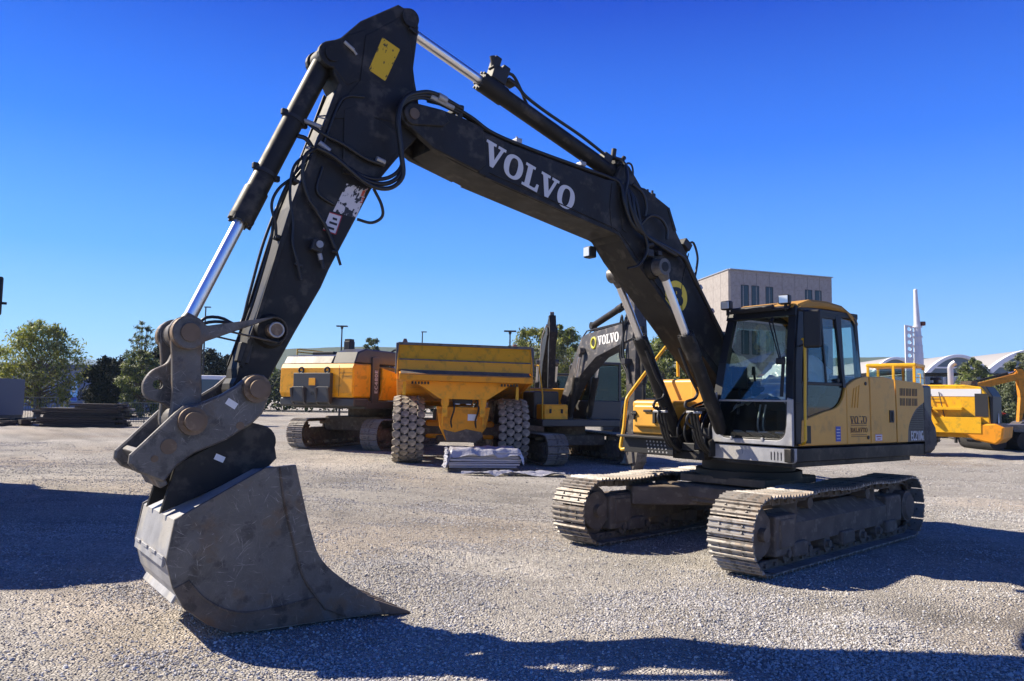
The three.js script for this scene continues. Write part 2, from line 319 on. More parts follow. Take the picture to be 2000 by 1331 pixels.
// ---------------------------------------------------------------- crawler tracks
const shoeCache = {};
function shoeGeo(w, pitch, detail) {
  const k = w + '|' + pitch.toFixed(4) + '|' + detail; if (shoeCache[k]) return shoeCache[k];
  const h = pitch / 2, e = pitch * .5, pr = [];               // profile in (t, n): plate with three grousers
  const gx = [-.33, 0, .33].map(f => f * pitch);
  pr.push([-e, 0], [-e, .012]);
  for (const g of gx) pr.push([g - .018, .014], [g - .007, .036], [g + .007, .036], [g + .018, .014]);
  pr.push([e, .012], [e, 0]);
  const list = [ext(pr, -w / 2, w / 2, [], 0)];
  if (detail) for (const sx of [-1, 1]) for (const sz of [-.13, .13]) list.push(cyl([sx * pitch * .165, .012, sz], [sx * pitch * .165, .03, sz], .013, .011, 6));
  return shoeCache[k] = done(join(list, 1.3));
}
function crawler(parent, o) {                                  // o: z, w (shoe width), half (axle to axle / 2), R (pin line), n, yc, detail, frame(x) etc.
  const { z, w, half, R, detail = false, shoeMats = [M.shoeA, M.shoeB] } = o, yc = R + .062;
  const side = Math.sign(z), L = 4 * half + 2 * Math.PI * R, n = Math.round(L / .19), pitch = L / n;
  const at = s => {                                            // point and tangent on the loop
    s = ((s % L) + L) % L; const sag = x => o.sag ? -o.sag * (1 - Math.pow(x / half, 2)) : 0;
    if (s < 2 * half) { const x = half - s; return { x, y: yc - R, a: Math.PI }; }            // bottom run, going back
    s -= 2 * half; if (s < Math.PI * R) { const t = s / R; return { x: -half - R * Math.sin(t), y: yc - R * Math.cos(t), a: Math.PI - t }; }
    s -= Math.PI * R; if (s < 2 * half) { const x = -half + s, wave = o.wave ? -o.wave * Math.pow(Math.sin(Math.PI * 1.5 * (x + half) / half), 2) : 0; return { x, y: yc + R + wave, a: 0 }; }
    s -= 2 * half; const t = s / R; return { x: half + R * Math.sin(t), y: yc + R * Math.cos(t), a: -t };
  };
  const fr = [];                                               // track frame
  const zo = side;                                             // outward
  const sec = (wi, wo) => [[z - side * wi, .24], [z - side * wi, yc + .18], [z - side * wi * .2, yc + .2], [z + side * wo, yc + .06], [z + side * wo, .24]];
  fr.push(extX(sec(.15, .16), -half + .42, half - .35));
  fr.push(bx(.46, .42, .36, half - .42, yc - .04, z, 0, 0, 0, .03));
  fr.push(bx(.3, .30, .40, half - .42, yc - .02, z, 0, 0, 0, .02));
  fr.push(bx(.5, .34, .34, -half + .42, yc, z, 0, 0, 0, .03));
  for (const f of [-.45, .0, .42]) fr.push(bx(.34, .16, .42, half * f * 1.5, .2, z, 0, 0, 0, .03));   // roller guards
  const t = part('crawler_track', fr, M.soil, parent);
  const g = shoeGeo(w, pitch, detail);
  for (let k = 0; k < n; k++) {
    const q = at(k * pitch + (o.phase || 0)), m = new THREE.Mesh(g, shoeMats[hash(k, 3, side + 5) > .45 ? 0 : 1]); m.name = numbered('track_shoe');
    const nx = -Math.sin(q.a), ny = Math.cos(q.a);
    m.position.set(q.x + nx * .022, q.y + ny * .022, z); m.rotation.z = q.a; m.castShadow = m.receiveShadow = true; t.add(m);
  }
  const ch = [];
  for (let k = 0; k < n; k++) { const q = at((k + .5) * pitch); for (const s of [-.085, .085]) ch.push(cube(pitch * .96, .085, .035, q.x - (-Math.sin(q.a)) * .02, q.y - Math.cos(q.a) * .02, z + s, 0, q.a)); if (detail) ch.push(cyl([q.x, q.y - Math.cos(q.a) * .02, z - .13], [q.x, q.y - Math.cos(q.a) * .02, z + .13], .022, .022, 8)); }
  part('track_chain', ch, M.soil, t);
  for (let k = 0; k < (o.rollers || 7); k++) { const x = -half + .45 + k * (2 * half - .9) / ((o.rollers || 7) - 1); part('track_roller', [cyl([x, .175, z - .16], [x, .175, z + .16], .085, .085, 14), cyl([x, .175, z - .2], [x, .175, z + .2], .04, .04, 10)], M.soil, t); }
  for (const x of [-half * .4, half * .42]) part('carrier_roller', [cyl([x, yc + R - .11, z - .12], [x, yc + R - .11, z + .12], .065, .065, 12), bx(.09, .22, .08, x, yc + R - .2, z - side * .02)], M.soil, t);
  part('idler_wheel', [cyl([half, yc, z - .05], [half, yc, z + .05], R - .05, R - .05, 28), cyl([half, yc, z - .12], [half, yc, z + .12], R - .12, R - .12, 28), cyl([half, yc, z - .19], [half, yc, z + .19], .07, .07, 14)], M.soil, t);
  const teeth = []; for (let k = 0; k < 21; k++) { const a = k / 21 * Math.PI * 2; teeth.push(cube(.09, .055, .06, -half + Math.cos(a) * (R - .03), yc + Math.sin(a) * (R - .03), z, 0, a)); }
  part('drive_sprocket', [cyl([-half, yc, z - .03], [-half, yc, z + .03], R - .05, R - .05, 28), teeth, cyl([-half, yc, z - side * .16], [-half, yc, z + side * .18], .2, .2, 24), cyl([-half, yc, z + side * .18], [-half, yc, z + side * .21], .18, .15, 24)], M.soil, t);
  return t;
}

// ---------------------------------------------------------------- the digger in front
const digger = thing('excavator', 'charcoal and pale yellow crawler excavator with its bucket resting on the gravel', 'excavator');
{
  const under = new THREE.Group(); under.rotation.y = .108;   // only used to turn the undercarriage parts
  const add = m => { m.applyMatrix4(new THREE.Matrix4().makeRotationY(.108)); return m; };
  for (const s of [-1, 1]) add(crawler(digger, { z: s * 1.09, w: .51, half: 1.85, R: .345, detail: true, phase: .05 * s, wave: .025 }));
  const H = y => y;
  // X-shaped car body
  const leg = (sx, sz) => slabBox([sx * .25, sz * .25], [sx * 1.05, sz * .93]);
  function slabBox(a, b) { const d = V(b[0] - a[0], 0, b[1] - a[1]), L = d.length(); return bx(L + .3, .24, .42, (a[0] + b[0]) / 2, .56, (a[1] + b[1]) / 2, Math.atan2(-d.z, d.x), 0, 0, .03); }
  add(part('car_body', [bx(1.5, .16, 1.3, 0, .62, 0, 0, 0, 0, .03), bx(1.3, .10, 1.2, 0, .78, 0, 0, 0, 0, .02), leg(1, 1), leg(1, -1), leg(-1, 1), leg(-1, -1), bx(.2, .22, 1.9, .62, .6, 0, 0, 0, 0, .02), bx(.2, .22, 1.9, -.62, .6, 0, 0, 0, 0, .02)], M.soil, digger));
  part('slew_ring', [cyl([0, .8, 0], [0, .9, 0], .66, .66, 40), cyl([0, .9, 0], [0, 1.06, 0], .58, .58, 40)], M.darkPlain, digger);
}
{ // revolving deck
  const deck = part('revolving_frame', [
    bx(2.7, .1, 1.9, -.42, 1.10, .1), bx(3.0, .15, .09, -.42, 1.175, -1.30, 0, 0, 0, .012), bx(2.9, .15, .09, -.45, 1.175, 1.28),
    bx(.7, .12, .5, .7, 1.1, .1), ext([[-.2, 1.1], [1.12, 1.1], [1.12, 1.28], [.62, 1.5], [.5, 1.98], [.15, 2.02], [-.2, 1.6]], .24, .28), ext([[-.2, 1.1], [1.12, 1.1], [1.12, 1.28], [.62, 1.5], [.5, 1.98], [.15, 2.02], [-.2, 1.6]], -.30, -.26),
    bx(2.6, .12, 1.0, -.3, 1.1, -.8), bx(2.0, .12, .9, -.7, 1.1, .85)], M.dark, digger);
  part('boom_foot_pin', [cyl([.25, 1.75, -.33], [.25, 1.75, .33], .06, .06, 16)], M.pin, deck);
  for (const z of [-.36, .36]) part('cylinder_foot_pin', [cyl([.92, 1.28, z - .09], [.92, 1.28, z + .09], .05, .05, 14)], M.pin, deck);
  // pale scuffed plate under the cab with its vent slots
  const s = shp([[-.3, 1.09], [1.0 - .74 + .0, 1.09]]);
  const plate = [[.27, 1.252], [1.36, 1.252], [1.36, 1.14], ...arcPts(1.31, 1.137, .05, 0, -90, 5), [.27, 1.087]].map(p => [-p[0], p[1]]);
  const slots = [0, 1, 2, 3].map(k => { const x = -1.075 - k * .042; return [[x, 1.11], [x + .022, 1.105], [x + .024, 1.2], [x + .012, 1.215], [x - .002, 1.19]]; });
  const sk = part('cab_base_plate', [extX(plate, .99, 1.03, slots, .004)], M.steel, digger, 'scuffed bare metal plate under the cab front');
  part('vent_backing', [cube(.01, .14, .24, .975, 1.165, -1.13)], M.black, sk);
  part('plate_boss', [cyl([1.03, 1.18, -.66], [1.036, 1.18, -.66], .03, .03, 16)], M.steel, sk);
}
{ // cab
  const F = (y) => 1.03 - .23 * Math.pow(Math.max(0, (y - 1.75) / 1.08), 1.3);     // front plane leans back
  const ZL = y => -1.35 + .09 * Math.max(0, (y - 1.75) / 1.08), ZR = y => -.27 - .07 * Math.max(0, (y - 1.75) / 1.08);
  const post = (pts, r) => tube(pts, r, 14, 6);
  const quad = (a, b, c, d, t) => slab([a, b, c, d], t);
  const fl = y => [F(y), y, ZL(y)], frt = y => [F(y), y, ZR(y)];
  const ys = [1.3, 1.75, 2.2, 2.55, 2.80];
  const strip = (fn, w1, w2) => { const out = []; for (let i = 0; i < ys.length - 1; i++) { const a = fn(ys[i]), b = fn(ys[i + 1]); out.push(slab([[a[0] + w1[0], a[1], a[2] + w1[1]], [a[0] + w2[0], a[1], a[2] + w2[1]], [b[0] + w2[0], b[1], b[2] + w2[1]], [b[0] + w1[0], b[1], b[2] + w1[1]]], .05)); } return out; };
  const frame = [
    strip(fl, [-.02, .0], [-.03, .10]), strip(frt, [-.02, 0], [-.03, -.10]),          // front corner posts
    strip(fl, [-.02, 0.012], [-.14, .012]), strip(frt, [-.02, -.02], [-.10, -.02]),
    quad([F(2.72), 2.72, ZL(2.72)], [F(2.72), 2.72, ZR(2.72)], [F(2.83), 2.83, ZR(2.83)], [F(2.83), 2.83, ZL(2.83)], .05),
    // top rails
    bx(1.24, .07, .06, .16, 2.80, -1.24), bx(1.24, .07, .06, .16, 2.80, -.38), bx(.06, .07, .9, -.43, 2.78, -.81),
    // rear posts and sill
    slab([[-.44, 1.3, -1.33], [-.36, 1.3, -1.33], [-.36, 2.8, -1.25], [-.42, 2.8, -1.25]], .05), slab([[-.44, 1.3, -.30], [-.36, 1.3, -.30], [-.36, 2.8, -.37], [-.42, 2.8, -.37]], .05),
    bx(1.42, .06, 1.02, .28, 1.29, -.81), bx(.05, .75, .96, -.41, 1.68, -.81), bx(1.3, .6, .04, .27, 1.58, -.30),
    // middle post between door and rear window
    slab([[-.06, 1.3, -1.338], [.02, 1.3, -1.338], [.0, 2.8, -1.252], [-.07, 2.8, -1.252]], .04),
  ];
  const cab = part('cab', frame, M.black, digger, 'operator cab with black posts, pale yellow roof and worn grey lower front');
  // roof: pale yellow cap
  const roofShape = [[.80, 2.80], [.78, 2.855], [.55, 2.925], [.2, 2.935], [-.12, 2.91], [-.32, 2.83], [-.42, 2.70], [-.46, 2.70], [-.44, 2.68], [-.38, 2.74], [-.25, 2.81], [-.1, 2.84], [.3, 2.845]];
  part('roof', [ext(roofShape, -1.28, -.34, [], .025), bx(.18, .06, .86, .74, 2.83, -.81)], M.roofTan, cab);
  part('roof_visor', [slab([[.80, 2.845, -1.2], [.80, 2.845, -.42], [.90, 2.80, -.42], [.90, 2.80, -1.2]], .02), cyl([.88, 2.83, -1.0], [.88, 2.83, -.44], .035, .035, 10)], M.darkPlain, cab);
  // worn grey lower front surround, open in the middle
  const sur = [[-.27, 1.275], [-.27, 1.80], [-.335, 1.86], [-.345, 1.5], ...arcPts(-.475, 1.45, .12, 0, -90, 6).map(p => [p[0], p[1]]), ...arcPts(-1.145, 1.45, .12, -90, -180, 6), [-1.275, 1.5], [-1.285, 1.80], [-1.352, 1.78], [-1.352, 1.275]];
  part('front_surround', [extX(sur, 1.025, 1.06, [], .008)], M.steel, cab, 'scuffed bare metal surround of the lower front window');
  const lw = [[-.335, 1.76], [-.345, 1.5], ...arcPts(-.475, 1.45, .12, 0, -90, 6), ...arcPts(-1.145, 1.45, .12, -90, -180, 6), [-1.275, 1.5], [-1.28, 1.76]];
  part('lower_windshield', [extX(lw, 1.02, 1.025, [], 0)], M.glass, cab);
  part('window_seal', [tube(lw.slice(1, -1).map(p => [1.045, p[1] + .012, p[0]]), .009, 60, 6)], M.hose, cab);
  for (const z of [-.55, -.97]) part('window_clip', [bx(.02, .035, .03, 1.06, 1.335, z)], M.steel, cab);
  part('upper_windshield', [slab([[F(1.78) - .01, 1.78, -1.26], [F(1.78) - .01, 1.78, -.37], [F(2.2) - .01, 2.2, -.39], [F(2.2) - .01, 2.2, -1.23]], .006), slab([[F(2.2) - .01, 2.2, -1.23], [F(2.2) - .01, 2.2, -.39], [F(2.72) - .01, 2.72, -.42], [F(2.72) - .01, 2.72, -1.19]], .006)], M.glass, cab);
  part('windshield_rail', [bx(.03, .022, .92, 1.02, 1.765, -.815)], M.steel, cab);
  // door with its sweeping yellow panel
  const zf = -1.362;
  const curve = smooth([[.90, 1.555], [.70, 1.60], [.45, 1.655], [.22, 1.70], [.08, 1.80], [.015, 1.93]], 5);
  part('door_panel', [ext([[.93, 1.278], [.905, 1.555], ...curve.slice(1), [.0, 1.93], [-.0, 1.278]], zf - .004, zf + .03, [], .008)], M.yellow, cab, 'pale yellow lower door panel with a sweeping top edge');
  part('door_frame', [slab([[.90, 1.56, -1.35], [.80, 1.56, -1.35], [.60, 2.76, -1.262], [.68, 2.76, -1.262]], .035), bx(.9, .035, .03, .42, 1.965, -1.335), bx(.75, .05, .03, .35, 2.755, -1.262), slab([[.06, 1.93, -1.348], [.005, 1.93, -1.348], [-.01, 2.76, -1.262], [.05, 2.76, -1.262]], .035)], M.black, cab);
  part('door_window', [slab([[.835, 1.98, -1.325], [.05, 1.98, -1.325], [.04, 2.74, -1.258], [.66, 2.74, -1.258]], .005)], M.glass, cab);
  part('sliding_pane_bar', [slab([[.37, 1.98, -1.332], [.345, 1.98, -1.332], [.33, 2.74, -1.268], [.355, 2.74, -1.268]], .012)], M.black, cab);
  part('lower_door_window', [ext([[.895, 1.56], ...curve.slice(1), [.03, 1.95], [.84, 1.95]], -1.338, -1.333, [], 0)], M.glassDark, cab);
  part('rear_side_window', [slab([[-.02, 1.98, -1.33], [-.40, 2.06, -1.325], [-.385, 2.6, -1.275], [-.30, 2.74, -1.262], [-.03, 2.76, -1.26]], .005)], M.glass, cab);
  part('rear_window', [cube(.005, .62, .84, -.41, 2.40, -.81)], M.glass, cab);
  part('right_side_window', [slab([[.86, 1.9, -.31], [-.36, 1.9, -.31], [-.36, 2.74, -.36], [.66, 2.74, -.36]], .005)], M.glass, cab);
  part('grab_rail', [tube([[.93, 1.30, -1.385], [.955, 1.32, -1.43], [.955, 1.36, -1.44], [.94, 1.7, -1.43], [.88, 2.2, -1.40], [.85, 2.43, -1.375], [.83, 2.45, -1.34]], .016, 40, 8)], M.yellowRail, cab);
  part('door_lock', [bx(.09, .19, .02, .80, 1.40, -1.372)], M.black, cab);
  for (const [x, y] of [[.15, 2.01], [.78, 2.01]]) part('window_catch', [cyl([x, y, -1.36], [x, y, -1.33], .025, .025, 10)], M.black, cab);
  // mirror on the front left post
  part('side_mirror', [bx(.06, .42, .19, .86, 2.555, -1.48, .25, 0, 0, .028), cyl([.84, 2.78, -1.3], [.86, 2.74, -1.48], .014), cyl([.86, 2.37, -1.32], [.86, 2.42, -1.46], .012)], M.black, cab);
  // wiper: two long arms and a blade
  part('wiper', [cyl([1.045, 2.20, -1.20], [.92, 2.66, -.98], .008, .008, 6), cyl([1.05, 2.20, -1.22], [.93, 2.66, -1.03], .008, .008, 6), bx(.05, .07, .10, 1.05, 2.2, -1.21), bx(.02, .44, .035, 1.055, 2.03, -1.235, 0, .05, -.04), cyl([.88, 2.70, -1.0], [.92, 2.66, -1.0], .02)], M.black, cab);
  const lamp = (x, y, z, ry) => { const l = part('work_light', [bx(.09, .11, .13, x, y, z, ry, 0, 0, .02), bx(.03, .08, .03, x - .02, y - .08, z)], M.black, cab); part('lamp_lens', [bx(.012, .085, .10, x + .046 * Math.cos(ry), y, z - .046 * Math.sin(ry), ry, 0, 0, .004)], M.lens, l); };
  lamp(.93, 2.90, -.40, .15); lamp(.90, 2.90, -1.17, .25);
  // inside: seat, consoles, levers, pedals, plastic sheet thrown over the seat
  part('seat', [bx(.5, .14, .5, .18, 1.72, -.81, 0, 0, 0, .05), bx(.14, .75, .48, -.1, 2.1, -.81, 0, .12, 0, .05), bx(.12, .2, .28, -.14, 2.55, -.81, 0, .1, 0, .04), bx(.3, .3, .35, .15, 1.5, -.81)], M.seat, cab);
  for (const z of [-.48, -1.14]) { const co = part('console', [bx(.6, .12, .14, .2, 1.88, z, 0, 0, 0, .03), bx(.5, .44, .14, .15, 1.6, z)], M.black, cab); part('control_lever', [cyl([.48, 1.92, z], [.52, 2.1, z], .014), cyl([.52, 2.08, z], [.53, 2.18, z], .026, .02, 10)], M.black, co); }
  part('monitor', [bx(.06, .26, .18, .72, 2.04, -.42, .5), cyl([.72, 1.9, -.42], [.72, 1.6, -.4], .02)], M.black, cab);
    for (const z of [-.77, -.84]) part('travel_lever', [tube([[.82, 1.36, z], [.86, 1.5, z], [.80, 1.72, z]], .011, 14, 6)], M.steel, cab);
  for (const z of [-.54, -.72, -.89, -1.1]) part('pedal', [bx(.16, .02, .11, .86, 1.385, z, 0, .35)], M.steel, cab);
  const sh = new THREE.PlaneGeometry(1.25, .86, 40, 26), sp = sh.attributes.position;
  for (let i = 0; i < sp.count; i++) {
    const u = sp.getX(i) / 1.25 + .5, v = sp.getY(i) / .86 + .5, k = fbm(u, v, 5, 201, 4) - .5;
    const s = u * 1.25; const x = s < .42 ? .74 - s : s < .55 ? .32 - (s - .42) * .8 : .2 - (s - .55) * .28, y = s < .42 ? 1.83 + s * .08 : s < .55 ? 1.87 + (s - .42) : 2.0 + (s - .55) * .48;
    sp.setXYZ(i, x + .12 + k * .12, y + k * .2 - .16 * Math.pow(Math.abs(v - .5) * 2, 2), -.81 + (v - .5) * .9);
  }
  sh.computeVertexNormals();
  part('plastic_sheet', [sh], new THREE.MeshPhysicalMaterial({ color: rgb(.78, .82, .88), roughness: .3, transmission: .25, thickness: 0, clearcoat: .6, side: THREE.DoubleSide }), cab, 'crumpled clear plastic sheet over the seat');
}
{ // engine side: three yellow panels, grille arc, counterweight
  const z = -1.362, t = .05;
  const house = part('engine_housing', [bx(2.2, .8, 2.5, -1.35, 1.62, 0.05, 0, 0, 0, .04), bx(1.5, .12, 1.7, -1.5, 2.06, .15, 0, 0, 0, .05)], M.greyPaint, digger);
  const topY = x => 2.075 - .012 * Math.max(0, -x - .45) ;
  const p1 = part('side_panel', [ext([[-.008, 1.278], [-.008, 1.945], ...smooth([[-.05, 1.97], [-.2, 2.03], [-.36, 2.068], [-.50, 2.078]], 4), [-.515, 1.9], [-.525, 1.278]], z - .003, z + t, [], .008)], M.yellow, house, 'yellow panel with ribs, worn lettering and a boxed sign');
  const p2 = part('side_panel', [ext([[-.54, 1.278], [-.53, 2.075], [-.85, 2.085], [-1.10, 2.06], [-1.13, 1.9], [-1.145, 1.278]], z - .002, z + t, [], .008)], M.yellow, house, 'yellow engine door with a latch');
  const arc = smooth([[-1.42, 1.278], [-1.44, 1.45], [-1.52, 1.58], [-1.66, 1.70], [-1.86, 1.78]], 5);
  const louv = []; for (let r = 0; r < 2; r++) for (let k = 0; k < 12; k++) { const x = -1.235 - (k + Math.floor(k / 4) * .35) * .036, y = 1.86 - r * .125; louv.push(slab([[x, y, z - .005], [x - .019, y, z - .005], [x - .021, y + .095, z - .005], [x - .002, y + .095, z - .005]], .003)); }
  const p3 = part('side_panel', [ext([[-1.16, 1.278], [-1.145, 1.9], [-1.13, 2.06], [-1.80, 2.03], [-1.86, 1.97], [-1.865, 1.785], ...arc.slice().reverse().slice(1)], z - .004, z + t, [], .004)], M.yellow, house, 'yellow rear panel with two rows of louvre slots');
  part('louvre_slots', louv, M.black, p3).userData.kind = 'stuff';
  const gr = part('grille_panel', [ext([[-1.43, 1.278], ...arc, [-1.868, 1.278]].reverse(), z + .004, z + t, [], .004)], M.greyPaint, house, 'dark grey arc panel with perforated grille');
  const holes = []; for (let r = 0; r < 14; r++) for (let k = 0; k < 18; k++) { const x = -1.455 - k * .0225, y = 1.43 + r * .0235; const lim = y < 1.45 ? -1.45 : -1.44 - Math.pow((y - 1.45) / .33, 1.6) * .40; if (x < lim - .02) holes.push(cube(.013, .013, .004, x, y, z + .004)); }
  part('grille_holes', holes, M.black, gr).userData.kind = 'stuff';
  part('latch', [bx(.10, .15, .012, -1.02, 1.60, z - .006), bx(.045, .11, .02, -1.035, 1.6, z - .012)], M.black, p2);
  part('latch_plate', [bx(.10, .15, .006, -1.21, 1.60, z - .003)], M.yellow, p3);
  for (const [k, x] of [[0, -.11], [1, -.17], [2, -.23]]) part('panel_rib', [slab([[x, 1.70, z - .006], [x - .012, 1.70, z - .006], [x - .06, 1.93 + k * .02, z - .006], [x - .048, 1.93 + k * .02, z - .006]], .008)], M.yellow, p1);
  for (const [x, y] of [[-.42, 1.99], [-.46, 1.35]]) part('panel_bolt', [cyl([x, y, z - .012], [x, y, z], .022, .022, 12)], M.black, p1);
  part('lettering', [onLeft(text('VO', 'serif', .085, 1.05), -.155, 1.56, z - .0035), onLeft(text('O', 'serif', .085, 1.05), -.395, 1.56, z - .0035), cube(.05, .012, .003, -.235, 1.521, z - .005), cube(.03, .012, .003, -.29, 1.597, z - .005), cube(.03, .012, .003, -.345, 1.597, z - .005), cube(.022, .03, .003, -.32, 1.537, z - .005)], mat({ color: rgb(.10, .075, .05), roughness: .7 }), p1, 'half-worn dark serif lettering');
  part('sign_lettering', [onLeft(text('BALAVTO', 'serif', .055, 1.0), -.26, 1.44, z - .0035), cube(.34, .006, .003, -.26, 1.495, z - .0045), cube(.34, .006, .003, -.26, 1.385, z - .0045), cube(.34, .006, .003, -.26, 1.515, z - .0045), cube(.34, .006, .003, -.26, 1.365, z - .0045)], mat({ color: rgb(.12, .06, .03), roughness: .7 }), p1, 'dark boxed lettering');
  const st = part('blue_sticker', [cube(.10, .17, .003, .19, 1.40, z - .006)], mat({ color: rgb(.05, .09, .4), roughness: .5 }), digger);
  part('sticker_print', [0, 1, 2, 3].map(k => cube(.07, .008, .002, .19, 1.45 - k * .035, z - .0085)), M.decal, st);
  const s2 = part('pink_sticker', [cube(.155, .085, .003, -.70, 1.345, z - .006)], mat({ color: rgb(.7, .62, .66), roughness: .5 }), p2);
  part('sticker_print', [cube(.11, .012, .002, -.7, 1.358, z - .0085), cube(.07, .012, .002, -.7, 1.328, z - .0085), cube(.15, .006, .002, -.7, 1.384, z - .0085), cube(.15, .006, .002, -.7, 1.306, z - .0085)], mat({ color: rgb(.35, .05, .06), roughness: .5 }), s2);
  part('model_lettering', [onLeft(text('EC210C', 'sans', .12, .55), -1.66, 1.355, z + .0005), onLeft(text('NL', 'sans', .06, .6), -1.81, 1.325, z + .0005)], M.decal, gr, 'white model lettering on the grey panel');
  // counterweight: a casting that follows the swing circle, drawn in at the top
  const lev = [[1.12, 2.46], [1.17, 2.56], [1.28, 2.62], [1.45, 2.59], [1.6, 2.46], [1.72, 2.36], [1.9, 2.31], [1.98, 2.26]], NZ = 30, cp = [], ci = [];
  lev.forEach(([y, R]) => { for (let i = 0; i <= NZ; i++) { const f = i / NZ * 2 - 1, zz = 1.352 * Math.sign(f) * Math.min(1, Math.abs(f) * 1.06), r = Math.sqrt(Math.max(.1, R * R - zz * zz)), round = Math.abs(f) > .94 ? (Math.abs(f) - .94) / .06 : 0; cp.push(-r + (r - 1.885) * round * round, y + 0, zz); } });
  for (let j = 0; j < lev.length - 1; j++) for (let i = 0; i < NZ; i++) { const a = j * (NZ + 1) + i, b = a + 1, c = a + NZ + 1, d = c + 1; ci.push(a, b, c, b, d, c); }
  const c0 = cp.length / 3; cp.push(-1.885, 1.12, 0, -1.885, 1.99, 0); for (let i = 0; i < NZ; i++) { const l = (lev.length - 1) * (NZ + 1) + i; ci.push(c0, i + 1, i, c0 + 1, l, l + 1); }
  const cg = new THREE.BufferGeometry(); cg.setAttribute('position', new THREE.Float32BufferAttribute(cp, 3)); cg.setAttribute('uv', new THREE.Float32BufferAttribute(new Float32Array(cp.length / 3 * 2), 2)); cg.setIndex(ci); cg.computeVertexNormals();
  part('counterweight', [cg], M.greyCast, digger, 'scraped dark grey counterweight');
}
{ // right hand side: tool box, step, rail, tank
  const zc = .72;
  const tb = part('tool_box', [bx(.5, .40, .74, .76, 1.51, zc, 0, 0, 0, .04), bx(.1, .30, .60, 1.02, 1.55, zc, 0, 0, 0, .04), bx(.5, .12, .72, .78, 1.70, zc, 0, 0, 0, .05)], M.yellow, digger, 'yellow tool box ahead of the deck');
  for (const z of [.98, .50]) part('box_latch', [cyl([1.065, 1.58, z], [1.085, 1.58, z], .04, .04, 14), bx(.03, .02, .09, 1.085, 1.58, z), bx(.03, .08, .025, 1.08, 1.54, z)], M.black, tb);
  part('box_handle', [bx(.03, .03, .14, 1.08, 1.62, .74), bx(.04, .16, .05, 1.08, 1.54, .62)], M.black, tb);
  const step = part('step_plate', [bx(.42, .03, .86, 1.05, 1.29, .68), bx(.03, .2, .84, 1.15, 1.18, .66)], M.black, digger);
  const hl = []; for (let r = 0; r < 4; r++) for (let k = 0; k < 6; k++) hl.push(cyl([1.164, 1.11 + r * .042, .34 + k * .06 + r * .012], [1.168, 1.11 + r * .042, .34 + k * .06 + r * .012], .012, .012, 8));
  part('grip_holes', hl, M.steel, step);
  part('hand_rail', [tube([[1.12, 1.12, 1.08], [1.13, 1.1, 1.16], [1.12, 1.15, 1.19], [1.06, 1.4, 1.19], [1.02, 1.72, 1.19], [.98, 1.82, 1.18], [.6, 2.22, 1.15], [.3, 2.52, 1.12], [.18, 2.6, 1.1], [.1, 2.5, 1.1], [.08, 2.1, 1.1]], .023, 60, 8, .3)], M.yellowRail, digger);
  part('fuel_tank', [bx(.9, .86, .8, -.05, 1.62, .82, 0, 0, 0, .05), bx(.06, .34, .44, .46, 1.88, .32, 0, 0, 0, .04), bx(.5, .5, .3, .15, 1.6, .40, 0, 0, 0, .03)], M.yellow, digger);
  part('tank_hook', [tube([[.35, 2.08, .42], [.36, 2.2, .44], [.35, 2.28, .38], [.34, 2.24, .3]], .025, 16, 8)], M.yellowRail, digger);
}
